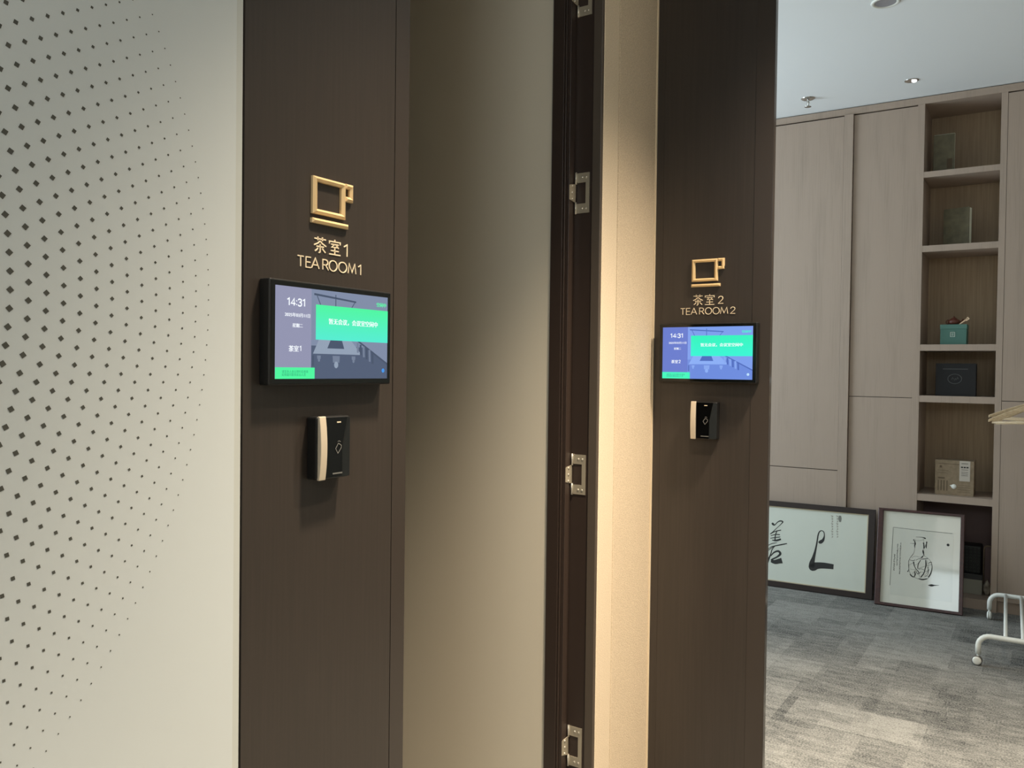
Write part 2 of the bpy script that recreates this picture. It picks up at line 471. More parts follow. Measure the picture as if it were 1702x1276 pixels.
# open frosted door of tea room 1, swung inward, with its hinges
DY = 2.012
door = empty('door_1', (-1.15, 2.03, 0.01), 0, 'open frosted glass door with dark metal stiles swung into tea room 1', 'door', None, 'structure')
m = MB(); m.box(-1.79, -1.178, DY + 0.012, DY + 0.026, 0.1, 2.69)
build('glass_panel', m, M['frost2'], door)
m = MB()
m.box(-1.176, -1.140, DY, 2.048, 0.01, 2.75)
m.box(-1.1385, -1.133, DY + 0.002, 2.048, 0.01, 2.75)
m.box(-1.1325, -1.1225, DY + 0.006, 2.046, 0.01, 2.75)
m.box(-1.85, -1.79, DY, 2.048, 0.01, 2.75)
m.box(-1.79, -1.176, DY, 2.048, 0.01, 0.10); m.box(-1.79, -1.176, DY, 2.048, 2.69, 2.75)
build('stile', m, M['dark'], door, bevel=0.0008)
m = MB(); m.box(-1.1805, -1.1765, DY + 0.004, DY + 0.013, 0.1, 2.69)
build('glazing_bead', m, M['bead'], door)

def hinge(zc):
    hx0, hx1, yf = -1.1165, -1.0765, 2.0518
    h = 0.0555; wv = 0.029
    m = MB()
    P = lambda x, z: Vector((x, yf, zc + z))
    # outer leaf with a window
    m.prism([P(hx0, wv), P(hx1 - 0.0115, wv), P(hx1 - 0.0115, -wv), P(hx0, -wv), P(hx0, -h), P(hx1, -h), P(hx1, h), P(hx0, h)], (0, -0.0026, 0))
    o = build('hinge', m, M['hinge'], door)
    m = MB()
    for a, b in ((wv - 0.004, h + 0.002), (-h - 0.002, -wv + 0.004)):
        m.tube([(hx0 - 0.001, yf - 0.004, zc + a), (hx0 - 0.001, yf - 0.004, zc + b)], 0.0032, 12)
    build('knuckle', m, M['hingeshine'], o)
    m = MB()
    q = [(-0.0, 0.026), (-0.0, -0.026)]
    xA, xB = hx0 - 0.001, hx0 - 0.0055
    for (ya, yb) in ((yf - 0.004, yf - 0.033),):
        m.prism([(xA, ya, zc + 0.026), (xA, ya, zc - 0.026), (xB, yb, zc - 0.020), (xB, yb, zc + 0.020)], (-0.002, 0, 0))
    build('inner_leaf', m, M['hinge'], o)
    m = MB()
    for sx, sz in ((-0.022, 0.043), (-0.010, 0.043), (-0.022, -0.043), (-0.010, -0.043)):
        m.lathe([(0.0, -0.0022), (0.0026, -0.0018), (0.0034, -0.0002), (0.0034, 0)], (hx1 + sx, yf - 0.0026, zc + sz), 'y', 12)
    for k in (-0.018, 0, 0.018):
        m.lathe([(0.0, 0.0022), (0.0026, 0.0018), (0.0034, 0.0002), (0.0034, 0)], (xA - 0.0025, yf - 0.020, zc + k), 'x', 12)
    build('screw', m, M['hingeshine'], o)
for z in (2.433, 1.8897, 1.1075, 0.342): hinge(z)

# window of tea room 2 (out of the frame on the left)
win = empty('window_1', (X0 + 0.05, 4.15, 0.5), 0, 'tall window lighting the far tea room from the left', 'window', None, 'structure')
m = MB()
m.box(X0 + 0.02, X0 + 0.08, 3.15, 3.21, 0.5, 2.9); m.box(X0 + 0.02, X0 + 0.08, 5.09, 5.15, 0.5, 2.9)
m.box(X0 + 0.02, X0 + 0.08, 3.21, 5.09, 0.5, 0.56); m.box(X0 + 0.02, X0 + 0.08, 3.21, 5.09, 2.84, 2.9)
m.box(X0 + 0.02, X0 + 0.08, 4.12, 4.18, 0.56, 2.84)
build('window_frame', m, M['dark'], win)

# ------------------------------------------------------------------ room signs
V2 = lambda *p: [Vector(q) for q in p]
STROKES = {
 '4': (0.74, [[(0.52, 0), (0.52, 1), (0.02, 0.30), (0.74, 0.30)]]),
 '3': (0.68, [[(0.04, 0.84), (0.18, 0.98), (0.38, 1.0), (0.58, 0.92), (0.62, 0.76), (0.54, 0.60), (0.30, 0.54), (0.56, 0.48), (0.66, 0.30), (0.60, 0.10), (0.40, 0.0), (0.18, 0.02), (0.02, 0.16)]]),
 ':': (0.30, [[(0.15, 0.10), (0.15, 0.26)], [(0.15, 0.62), (0.15, 0.78)]]),
 'T': (0.78, [[(0, 1), (0.78, 1)], [(0.39, 1), (0.39, 0)]]),
 'E': (0.66, [[(0.66, 1), (0.04, 1), (0.04, 0), (0.66, 0)], [(0.04, 0.52), (0.60, 0.52)]]),
 'A': (0.98, [[(0, 0), (0.49, 1), (0.98, 0)], [(0.17, 0.33), (0.81, 0.33)]]),
 'R': (0.80, [[(0.04, 0), (0.04, 1), (0.42, 1), (0.60, 0.95), (0.70, 0.84), (0.72, 0.73), (0.68, 0.60), (0.58, 0.51), (0.42, 0.47), (0.04, 0.47)], [(0.40, 0.47), (0.80, 0)]]),
 'O': (1.12, [[(0.56 + 0.54 * cos(2 * pi * k / 28), 0.5 + 0.52 * sin(2 * pi * k / 28)) for k in range(29)]]),
 'M': (1.12, [[(0, 0), (0.16, 1), (0.56, 0.10), (0.96, 1), (1.12, 0)]]),
 '1': (0.40, [[(0, 0.80), (0.36, 1), (0.36, 0)]]),
 '2': (0.74, [[(0.04, 0.74), (0.08, 0.88), (0.20, 0.98), (0.36, 1.02), (0.54, 0.98), (0.66, 0.87), (0.68, 0.72), (0.62, 0.57), (0.02, 0.0), (0.74, 0.0)]]),
 'tea': (1.0, [[(0.05, .86), (.95, .86)], [(.32, .99), (.32, .75)], [(.68, .99), (.68, .75)],
               [(.5, .73), (.32, .58), (.03, .44)], [(.5, .73), (.68, .58), (.97, .44)],
               [(.20, .38), (.80, .38)], [(.5, .54), (.5, .06), (.46, .01), (.38, .0)],
               [(.33, .28), (.24, .16), (.10, .06)], [(.67, .28), (.78, .16), (.92, .04)]]),
 'room': (1.0, [[(.5, 1.0), (.5, .88)], [(.06, .70), (.06, .86), (.94, .86), (.94, .70)],
                [(.20, .69), (.80, .69)], [(.46, .69), (.26, .49), (.74, .52)], [(.64, .62), (.82, .46)],
                [(.18, .27), (.82, .27)], [(.5, .46), (.5, .04)], [(.04, .03), (.96, .03)]]),
}
UXL, UZL, UNL = Vector((1, 0, 0)), Vector((0, 0, 1)), Vector((0, -1, 0))     # local: right, up, out of the wall
def glyph(mb, ch, x, z, h, wd, sw, thick=0.0014, y=0.0):
    gw, st = STROKES[ch]
    for s in st:
        mb.ribbon([(p[0] / gw * wd, p[1] * h) for p in s], sw, Vector((x, y, z)), UXL, UZL, UNL, thick)

def ridge_ring(mb, o, i, w0, w1):
    """mitred picture-frame moulding with a raised middle: o, i = (x0, x1, z0, z1)"""
    mid = tuple((a + b) / 2 for a, b in zip(o, i))
    C = lambda r: [(r[0], r[2]), (r[1], r[2]), (r[1], r[3]), (r[0], r[3])]
    loops = [(C(o), 0.0), (C(o), w0), (C(mid), w1), (C(i), w0), (C(i), 0.0)]
    for (a, wa), (b, wb) in zip(loops, loops[1:]):
        for k in range(4):
            j = (k + 1) % 4
            mb.face([(a[k][0], -wa, a[k][1]), (a[j][0], -wa, a[j][1]), (b[j][0], -wb, b[j][1]), (b[k][0], -wb, b[k][1])])
def ridge_bar(mb, x0, x1, z0, z1, w0, w1):
    """straight bar with a raised ridge and hipped ends"""
    if x1 - x0 > z1 - z0:
        h = (z1 - z0) / 2; rA, rB = (x0 + h, (z0 + z1) / 2), (x1 - h, (z0 + z1) / 2)
    else:
        h = (x1 - x0) / 2; rA, rB = ((x0 + x1) / 2, z0 + h), ((x0 + x1) / 2, z1 - h)
    c = [(x0, -w0, z0), (x1, -w0, z0), (x1, -w0, z1), (x0, -w0, z1)]; b = [(p[0], 0, p[2]) for p in c]
    A = (rA[0], -w1, rA[1]); B = (rB[0], -w1, rB[1])
    for k in range(4): mb.face([b[k], b[(k + 1) % 4], c[(k + 1) % 4], c[k]])
    if x1 - x0 > z1 - z0:
        mb.face([c[0], c[1], B, A]); mb.face([c[1], c[2], B]); mb.face([c[2], c[3], A, B]); mb.face([c[3], c[0], A])
    else:
        mb.face([c[0], c[1], A]); mb.face([c[1], c[2], B, A]); mb.face([c[2], c[3], B]); mb.face([c[3], c[0], A, B])

ZB = 1.65
def room_sign(loc, rz, digit, label):
    t = empty('room_sign', loc, rz, label, 'sign', 'gold cup room signs on the brown panels')
    z = lambda v: v - ZB
    m = MB(); ridge_ring(m, (-0.0492, 0.0318, z(1.670), z(1.736)), (-0.0385, 0.0212, z(1.6788), z(1.7272)), 0.005, 0.009)
    cup = build('cup_outline', m, M['gold'], t, True)
    m = MB()
    ridge_bar(m, 0.0315, 0.0512, z(1.7276), z(1.7365), 0.005, 0.009)
    ridge_bar(m, 0.0425, 0.0514, z(1.7042), z(1.7362), 0.005, 0.0088)
    ridge_bar(m, 0.0315, 0.0514, z(1.7040), z(1.7130), 0.005, 0.009)
    build('cup_handle', m, M['gold'], t, True)
    m = MB(); ridge_bar(m, -0.0505, 0.0395, z(1.6535), z(1.6622), 0.005, 0.009)
    build('saucer_bar', m, M['gold'], t, True)
    if digit == '1':
        zh = [('tea', -0.0423, 0.0310, 1.6032, 0.0282), ('room', -0.0060, 0.0310, 1.6030, 0.0278), ('1', 0.0330, 0.0090, 1.6040, 0.0215)]
        en = [('T', -0.0798, 0.0142), ('E', -0.0612, 0.0125), ('A', -0.0470, 0.0180), ('R', -0.0208, 0.0146), ('O', -0.0046, 0.0205), ('O', 0.0192, 0.0215), ('M', 0.0442, 0.0205), ('1', 0.0712, 0.0072)]
        ez, eh = 1.5740, 0.0180
    else:
        zh = [('tea', -0.0456, 0.0316, 1.5990, 0.0320), ('room', -0.0090, 0.0311, 1.5990, 0.0316), ('2', 0.0330, 0.0152, 1.6022, 0.0210)]
        en = [('T', -0.0843, 0.0138), ('E', -0.0668, 0.0126), ('A', -0.0512, 0.0180), ('R', -0.0252, 0.0148), ('O', -0.0068, 0.0202), ('O', 0.0166, 0.0205), ('M', 0.0402, 0.0222), ('2', 0.0704, 0.0146)]
        ez, eh = 1.5715, 0.0188
    m = MB()
    for ch, x, wd, zz, hh in zh: glyph(m, ch, x, z(zz), hh, wd, 0.0022)
    build('chinese_lettering', m, M['letter'], t, True)
    m = MB()
    for ch, x, wd in en: glyph(m, ch, x, z(ez), eh, wd, 0.0019)
    build('english_lettering', m, M['letter'], t, True)
    return t
R90 = pi / 2
room_sign((-1.1, 1.0925, ZB), R90, '1', 'gold cup sign reading TEA ROOM 1 on the left brown panel')
room_sign((-0.8665, L2, ZB), 0, '2', 'gold cup sign reading TEA ROOM 2 on the far brown panel')

# ------------------------------------------------------------------ room displays
def text_mesh(body, size, bold=0.0, cx=0.0, cz=0.0, y=0.0, width=None):
    """lettering as polygons, centred on cx, cz in the local wall plane"""
    c = bpy.data.curves.new('lettering', 'FONT'); c.body = body; c.size = size; c.resolution_u = 3
    o = bpy.data.objects.new('lettering', c); COL.objects.link(o)
    dg = bpy.context.evaluated_depsgraph_get(); me = bpy.data.meshes.new_from_object(o.evaluated_get(dg))
    vs = [v.co.copy() for v in me.vertices]; fs = [tuple(p.vertices) for p in me.polygons]
    bpy.data.objects.remove(o); bpy.data.curves.remove(c); bpy.data.meshes.remove(me)
    mb = MB()
    if not vs: return mb
    xa, xb = min(v.x for v in vs), max(v.x for v in vs); za, zb = min(v.y for v in vs), max(v.y for v in vs)
    s = 1.0 if width is None else width / (xb - xa)
    for n_, dx in enumerate(((0.0,) if not bold else (-bold, 0.0, bold))):      # heavier weight: the same lettering laid side by side
        mb.mesh([((v.x - (xa + xb) / 2) * s + cx + dx, y - n_ * 0.00005, (v.y - (za + zb) / 2) + cz) for v in vs], fs)
    return mb

def display(loc, rz, digit, label, P):
    t = empty('room_display', loc, rz, label, 'display', 'room booking displays')
    hw, hh, dp = P['hw'], 0.0885, 0.026
    m = MB(); m.box(-hw, hw, -dp, 0, -hh, hh)
    build('housing', m, M['black'], t, True, bevel=0.003, seg=3)
    y = -dp - 0.0006
    m = MB(); m.box(-hw + 0.003, hw - 0.003, -dp - 0.0005, -dp + 0.002, -hh + 0.003, hh - 0.003)
    build('bezel_glass', m, M['bezel'], t, True)
    e = P['es']
    k = 'a' if digit == '1' else 'b'
    c = P['col']
    mats = [emi('display_column_' + k, c['colm'], e), emi('display_wall_' + k, c['wall'], e), emi('display_floor_' + k, c['floor'], e), emi('display_table_' + k, c['table'], e),
            emi('display_dark_' + k, c['dark'], e), emi('display_mid_' + k, c['mid'], e)]
    x0, x1, z0, z1 = -0.1382, 0.1386, -0.0776, 0.0776
    xd = -0.058
    m = MB()
    def q(pts, mi, lift=0.0): m.face([(px, y - lift, pz) for px, pz in pts], mi)
    q([(x0, z0), (xd, z0), (xd, z1), (x0, z1)], 0)
    # the picture on the display: a meeting room with a long table and a hanging lamp frame
    q([(xd, z0), (x1, z0), (x1, z1), (xd, z1)], 1)
    q([(xd, z0), (x1, z0), (x1, -0.052), (0.08, -0.020), (xd, -0.020)], 2, 0.0001)
    q([(0.055, -0.009), (0.062, -0.009), (x1, -0.048), (x1, -0.052)], 4, 0.0002)
    q([(-0.052, 0.071), (0.052, 0.064), (0.052, 0.061), (-0.052, 0.0675)], 4, 0.0002)
    for a, b in (((-0.045, 0.067), (-0.036, 0.050)), ((0.049, 0.062), (0.037, 0.047)), ((0.0, 0.072), (0.0, 0.049))):
        q([(a[0] - 0.001, a[1]), (a[0] + 0.001, a[1]), (b[0] + 0.001, b[1]), (b[0] - 0.001, b[1])], 4, 0.0002)
    q([(-0.040, -0.009), (0.040, -0.009), (0.068, -0.034), (-0.054, -0.034)], 3, 0.0002)
    q([(-0.012, -0.009), (0.016, -0.009), (0.022, -0.024), (-0.020, -0.024)], 4, 0.0003)
    for cx_, sz in ((-0.040, 0.5), (0.002, 1.0), (0.046, 0.55)):
        q([(cx_ - 0.009 * sz, -0.037), (cx_ + 0.009 * sz, -0.037), (cx_ + 0.008 * sz, -0.037 - 0.012 * sz), (cx_ - 0.008 * sz, -0.037 - 0.012 * sz)], 5, 0.0003)
        q([(cx_ + 0.0052 * sz * cos(a * pi / 6), -0.037 - 0.016 * sz + 0.006 * sz * sin(a * pi / 6)) for a in range(12)], 3 if sz == 1.0 else 5, 0.0004)
    q([(-0.056, -0.037), (-0.052, -0.037), (-0.052, -0.055), (-0.056, -0.055)], 4, 0.0003)
    for kx in range(6):
        xx = 0.054 + kx * 0.008
        q([(xx, -0.012 - kx * 0.003), (xx + 0.005, -0.012 - kx * 0.003), (xx + 0.006, -0.030 - kx * 0.004), (xx + 0.001, -0.030 - kx * 0.004)], 4 if kx % 2 else 5, 0.0003)
    scr = build('screen', m, mats, t, True)
    yb = y - 0.0005
    m = MB(); m.face([(-0.048, yb, -0.0095), (x1, yb, -0.0095), (x1, yb, 0.0515), (-0.048, yb, 0.0515)])
    build('status_banner', m, emi_grad('display_green_' + k, c['g1'], c['g0'], -0.0095, 0.0515, e), scr, True)
    m = MB(); m.face([(x0, yb, z0), (-0.050, yb, z0), (-0.050, yb, -0.0583), (x0, yb, -0.0583)])
    build('notice_banner', m, emi('display_green_low_' + k, c['g0'], e), scr, True)
    yt = yb - 0.0004
    white = emi('display_white_' + k, lin(245, 250, 255), e * 1.05); grn = emi('display_green_text_' + k, c['g0'], e * 1.1); dkg = emi('display_dark_green_text_' + k, c['dg'], e)
    for nm, body, sz, bold, cx_, cz_, wd, mt in (
        ('date_text', '2025年03月11日', 0.0076, 0.0002, -0.0902, 0.0305, 0.056, white),
        ('weekday_text', '星期二', 0.0074, 0.0003, -0.0900, 0.0128, 0.0225, white),
        ('room_text', '茶室', 0.0112, 0.0004, -0.0985, -0.0265, 0.0215, white),
        ('status_text', '暂无会议，会议室空闲中', 0.0110, 0.0004, 0.0460, 0.0238, 0.1270, white),
        ('corner_text', '空闲中', 0.0086, 0.0003, 0.1198, 0.0620, 0.0265, grn),
        ('notice_text', '请至多人会议预约后使用\n如有疑问联系前台人员', 0.0052, 0.0, -0.0950, -0.0680, 0.058, dkg)):
        tm = text_mesh(body, sz, bold, cx_, cz_, yt, wd)
        if tm.v: build(nm, tm, mt, scr, True)
    m = MB()
    for ch, x, wd in (('1', -0.1165, 0.0045), ('4', -0.1085, 0.0098), (':', -0.0978, 0.0036), ('3', -0.0932, 0.0085), ('1', -0.0822, 0.0045)):
        glyph(m, ch, x + 0.0035, 0.0460, 0.0118, wd, 0.0023, 0.0, yt)
    build('clock_text', m, white, scr, True)
    m = MB(); glyph(m, digit, -0.0850, -0.0302, 0.0082, 0.0030 if digit == '1' else 0.0050, 0.0016, 0.0, yt)
    build('room_number_text', m, white, scr, True)
    m = MB(); m.face([(0.1262 + 0.0040 * cos(a * pi / 8), yt, -0.0625 + 0.0040 * sin(a * pi / 8)) for a in range(16)])
    build('round_button', m, emi('display_blue_' + k, c['blue'], e), scr, True)
    return t
PA = dict(hw=0.1493, es=1.0, col=dict(colm=lin(146, 148, 176), wall=lin(128, 140, 166), floor=lin(82, 94, 118), table=lin(146, 160, 180), dark=lin(72, 84, 106), mid=lin(116, 128, 150),
    g0=lin(78, 246, 160), g1=lin(84, 236, 210), dg=lin(46, 150, 110), blue=lin(70, 150, 235)))
PBd = dict(hw=0.1510, es=1.0, col=dict(colm=lin(100, 122, 205), wall=lin(128, 160, 236), floor=lin(112, 142, 222), table=lin(142, 176, 246), dark=lin(84, 112, 190), mid=lin(138, 170, 240),
    g0=lin(58, 246, 188), g1=lin(62, 246, 214), dg=lin(40, 150, 130), blue=lin(190, 225, 255)))
display((-1.1, 1.0797, 1.4561), R90, '1', 'wall display showing 14:31 and a green banner below the TEA ROOM 1 sign', PA)
display((-0.8585, L2, 1.4545), 0, '2', 'wall display showing 14:31 and a green banner below the TEA ROOM 2 sign', PBd)

# ------------------------------------------------------------------ card readers
def reader(loc, rz, label):
    t = empty('card_reader', loc, rz, label, 'card reader', 'black card readers on the brown panels')
    w2, h2, d = 0.0412, 0.0558, 0.026
    m = MB(); m.box(-w2, w2, -d, 0, -h2, h2)
    build('body', m, M['black'], t, True, bevel=0.004, seg=3)
    # glossy front plate and slanted grey facet on its right
    m = MB()
    y = -d - 0.0035
    L_ = [(-0.0215, -h2 + 0.002), (0.0185, -h2 + 0.002), (0.0190, 0.0), (0.0300, h2 - 0.004), (0.0305, h2 - 0.002), (-0.0215, h2 - 0.002)]
    m.prism([(p[0], -d + 0.001, p[1]) for p in L_], (0, -0.0045, 0))
    build('front_plate', m, M['blackgloss'], t, True, bevel=0.0008)
    m = MB()
    a = [(0.0188, -h2 + 0.002), (0.0193, 0.0), (0.0303, h2 - 0.003)]; b = [(w2 - 0.001, -h2 + 0.002), (w2 - 0.001, 0.0), (w2 - 0.001, h2 - 0.003)]
    for k in range(2):
        m.face([(a[k][0], y + 0.0006, a[k][1]), (b[k][0], -d - 0.0004, b[k][1]), (b[k + 1][0], -d - 0.0004, b[k + 1][1]), (a[k + 1][0], y + 0.0006, a[k + 1][1])])
    build('side_facet', m, M['facet'], t, True)
    # silver strip bowed out from the wall
    m = MB(); n = 16; xs0, xs1 = -0.0385, -0.0228
    prof = []
    for k in range(n + 1):
        s = -1 + 2 * k / n
        prof.append((-d - 0.0035 - 0.0045 * (1 - s * s), s * (h2 + 0.0005)))
    base = [(-d + 0.002, h2 + 0.0005), (-d + 0.002, -h2 - 0.0005)]
    m.prism([(xs0, p[0], p[1]) for p in prof + base], (xs1 - xs0, 0, 0))
    build('silver_strip', m, M['silver'], t, True, bevel=0.0012)
    yy = y - 0.0012
    m = MB(); m.box(0.0035, 0.0130, yy, yy + 0.0006, 0.0440, 0.0462)
    build('status_light', m, M['lip'], t, True)
    m = MB()
    cx_, cz_ = 0.0085, -0.0015
    d1 = [(cx_ - 0.0015, cz_ + 0.0085), (cx_ - 0.0080, cz_ - 0.0005), (cx_ - 0.0025, cz_ - 0.0095), (cx_ + 0.0055, cz_ - 0.0005), (cx_ + 0.0060, cz_ + 0.0045), (cx_ - 0.0015, cz_ + 0.0085)]
    m.ribbon(d1, 0.0013, Vector((0, yy + 0.0004, 0)), UXL, UZL, UNL, 0.0002)
    m.ribbon([(cx_ - 0.003, cz_ + 0.0115), (cx_ + 0.0005, cz_ + 0.0130), (cx_ + 0.004, cz_ + 0.0110)], 0.0010, Vector((0, yy + 0.0004, 0)), UXL, UZL, UNL, 0.0002)
    build('card_symbol', m, M['iconline'], t, True)
    m = MB()
    x = -0.006
    while x < 0.0165:
        m.box(x, x + 0.0016, yy + 0.0004, yy + 0.0008, -0.0478, -0.0452); x += 0.0022
    build('maker_mark', m, M['iconline'], t, True)
    return t
reader((-1.1, 1.0783, 1.2556), R90, 'black card reader with silver strip below the TEA ROOM 1 display')
reader((-0.8640, L2, 1.2530), 0, 'black card reader with silver strip below the TEA ROOM 2 display')

# ------------------------------------------------------------------ wall of cabinets in tea room 2
DEPTH = 0.37
YB = LC + DEPTH
def cab(name, x, label):
    return empty(name, (x, LC + 0.1, 0), 0, label, 'cabinet')
# cornice over the whole run
m = MB(); m.box(-3.0, 1.4, LC, YB, 3.0475, CEIL - 0.006, 0); m.box(-3.0, 1.4, LC + 0.02, YB, CEIL - 0.006, CEIL - 0.0005, 1)
tag(build('trim_5', m, [M['wood'], M['gap']]), 'wood cornice board along the top of the cabinets', 'cornice', None, 'structure')
# left bay: a wide tall door with a stile, standing a little proud
c = cab('tall_cabinet', -1.75, 'greige wood cabinet with one very wide tall door nearest the brown panel')
m = MB(); m.box(-2.4, -1.0785, LC + 0.004, YB, 0.07, 3.043)
build('carcass', m, M['gap'], c)
m = MB(); m.box(-2.4, -1.1345, LC - 0.014, LC + 0.004, 0.774, 3.036)
build('door', m, M['wood'], c)
m = MB(); m.box(-2.4, -1.1345, LC - 0.014, LC + 0.004, 0.07, 0.769)
build('lower_panel', m, M['wood'], c)
m = MB(); m.box(-1.134, -1.0785, LC - 0.014, LC + 0.004, 0.07, 3.0465)
build('stile', m, M['wood'], c, bevel=0.0015)
m = MB(); m.box(-2.4, -1.0785, LC + 0.03, YB, 0.0, 0.07)
build('plinth', m, M['wood'], c)
# middle bay
c = cab('double_door_cabinet', -0.89, 'greige wood cabinet with stacked doors beside the open shelves on their left')
m = MB(); m.box(-1.078, -0.7095, LC + 0.012, YB, 0.07, 3.043)
build('carcass', m, M['gap'], c)
m = MB(); m.box(-1.076, -0.7095, LC + 0.004, LC + 0.016, 1.2535, 3.040)
build('upper_door', m, M['wood'], c)
m = MB(); m.box(-1.076, -0.7095, LC + 0.004, LC + 0.016, 0.07, 1.2495)
build('lower_door', m, M['wood'], c)
m = MB(); m.box(-1.076, -0.7095, LC + 0.03, YB, 0.0, 0.07)
build('plinth', m, M['wood'], c)
# open shelf tower
c = empty('open_bookcase', (-0.47, LC + 0.1, 0), 0, 'tall open wood shelf tower with small items on its shelves', 'bookcase')
SX0, SX1 = -0.6705, -0.267
for xa, xb in ((-0.709, SX0), (SX1, -0.2335)):
    m = MB(); m.box(xa, xb, LC, YB, 0.0, 3.047)
    build('side_panel', m, M['wood'], c)
m = MB(); m.box(SX0, SX1, YB - 0.012, YB, 0.06, 3.047)
build('back_panel', m, M['woodin'], c)
SH = [2.598, 2.145, 1.542, 1.228, 0.623]
ST = [2.633, 2.183, 1.580, 1.268, 0.6645]
for zb, zt in zip(SH, ST):
    m = MB(); m.box(SX0, SX1, LC + 0.001, YB - 0.013, zb, zt)
    build('shelf', m, M['wood'], c)
m = MB(); m.box(SX0, SX1, LC + 0.02, YB - 0.013, 0.0, 0.06)
build('plinth', m, M['wood'], c)
m = MB(); m.box(SX0, SX1, YB - 0.02, YB - 0.0125, 0.06, 0.622)
build('lower_back_board', m, M['nichedark'], c)
# right bay
c = cab('wide_cabinet', 0.4, 'greige wood cabinet with plain doors right of the open shelves')
m = MB(); m.box(-0.233, 1.4, LC + 0.012, YB, 0.07, 3.043)
build('carcass', m, M['gap'], c)
m = MB(); m.box(-0.2315, 0.30, LC + 0.001, LC + 0.016, 1.249, 3.040)
build('upper_door', m, M['wood'], c)
m = MB(); m.box(-0.2315, 0.30, LC + 0.001, LC + 0.016, 0.07, 1.245)
build('lower_door', m, M['wood'], c)
m = MB(); m.box(0.303, 1.4, LC + 0.001, LC + 0.016, 0.07, 3.040)
build('door', m, M['wood'], c)
m = MB(); m.box(-0.2315, 1.4, LC + 0.02, YB, 0.0, 0.07)
build('plinth', m, M['wood'], c)

# ------------------------------------------------------------------ things on the shelves
Yt = 5.80
# pale grey-green folder on the top shelf
t = empty('picture_book', (-0.575, Yt, ST[0]), 0, 'dim grey-green picture book standing on the highest shelf', 'book')
m = MB(); m.box(-0.636, -0.519, Yt, Yt + 0.018, ST[0], 2.885)
build('cover', m, M['bookgreen'], t, bevel=0.002)
m = MB(); m.box(-0.632, -0.5185, Yt + 0.003, Yt + 0.015, ST[0] + 0.004, 2.8865)
build('pages', m, M['page'], t)
m = MB(); m.box(-0.56, -0.53, Yt - 0.0006, Yt, ST[0] + 0.04, ST[0] + 0.10)
build('cover_print', m, M['kraftdark'], t)
# book with pale page edge, second shelf
t = empty('hardback_book', (-0.50, Yt, ST[1]), 0, 'dark olive hardback with pale page edge standing on the second shelf', 'book')
m = MB()
m.prism([(-0.575, Yt + 0.04, ST[1]), (-0.432, Yt, ST[1]), (-0.430, Yt + 0.006, ST[1]), (-0.573, Yt + 0.046, ST[1])], (0, 0, 0.243))
m.prism([(-0.565, Yt + 0.072, ST[1]), (-0.4205, Yt + 0.034, ST[1]), (-0.419, Yt + 0.039, ST[1]), (-0.563, Yt + 0.077, ST[1])], (0, 0, 0.243))
build('cover', m, M['bookgreen'], t)
m = MB(); m.prism([(-0.568, Yt + 0.046, ST[1] + 0.003), (-0.430, Yt + 0.007, ST[1] + 0.003), (-0.4205, Yt + 0.033, ST[1] + 0.003), (-0.560, Yt + 0.070, ST[1] + 0.003)], (0, 0, 0.237))
build('pages', m, M['page'], t)
# teal gift box
Yg = 5.70
t = empty('gift_box', (-0.495, Yg, ST[2]), 0, 'teal square gift box on the third shelf under the clay teapot', 'box')
m = MB(); m.box(-0.566, -0.424, Yg, Yg + 0.12, ST[2], ST[2] + 0.095)
build('box_body', m, M['teal'], t, bevel=0.002)
m = MB(); m.box(-0.5675, -0.4225, Yg - 0.0015, Yg + 0.1215, ST[2] + 0.095, ST[2] + 0.123)
build('lid', m, M['tealside'], t, bevel=0.002)
m = MB()
for (xa, xb, za, zb) in ((-0.512, -0.486, 0.073, 0.076), (-0.512, -0.509, 0.050, 0.076), (-0.489, -0.486, 0.050, 0.076), (-0.505, -0.493, 0.064, 0.067), (-0.505, -0.493, 0.056, 0.059), (-0.512, -0.486, 0.047, 0.050)):
    m.box(xa, xb, Yg - 0.002, Yg - 0.0012 + 0.0015, ST[2] + za, ST[2] + zb)
build('printed_mark', m, M['tealmark'], t)
# clay teapot on the gift box
tz = ST[2] + 0.1232
tc_ = (-0.497, Yg + 0.045, tz)
t = empty('teapot', tc_, 0, 'small brown clay teapot on top of the teal gift box', 'teapot')
m = MB(); m.lathe([(0.0, 0.0), (0.022, 0.0), (0.030, 0.006), (0.034, 0.016), (0.031, 0.026), (0.022, 0.033), (0.014, 0.035), (0, 0.035)], tc_, 'z', 24)
build('pot_body', m, M['clay'], t)
m = MB(); m.lathe([(0.017, 0.0345), (0.016, 0.038), (0.008, 0.042), (0.003, 0.044), (0.005, 0.049), (0.0, 0.052)], tc_, 'z', 20)
build('lid', m, M['clay'], t)
X_, Y_, Z_ = tc_
m = MB(); m.tube([(X_ + 0.026, Y_, Z_ + 0.010), (X_ + 0.042, Y_, Z_ + 0.018), (X_ + 0.052, Y_, Z_ + 0.034)], [0.008, 0.006, 0.004], 10)
build('spout', m, M['clay'], t)
m = MB(); m.tube([(X_ - 0.028 - 0.014 * sin(a * pi / 8), Y_, Z_ + 0.017 + 0.013 * cos(a * pi / 8)) for a in range(9)], 0.0032, 8)
build('handle', m, M['clay'], t)
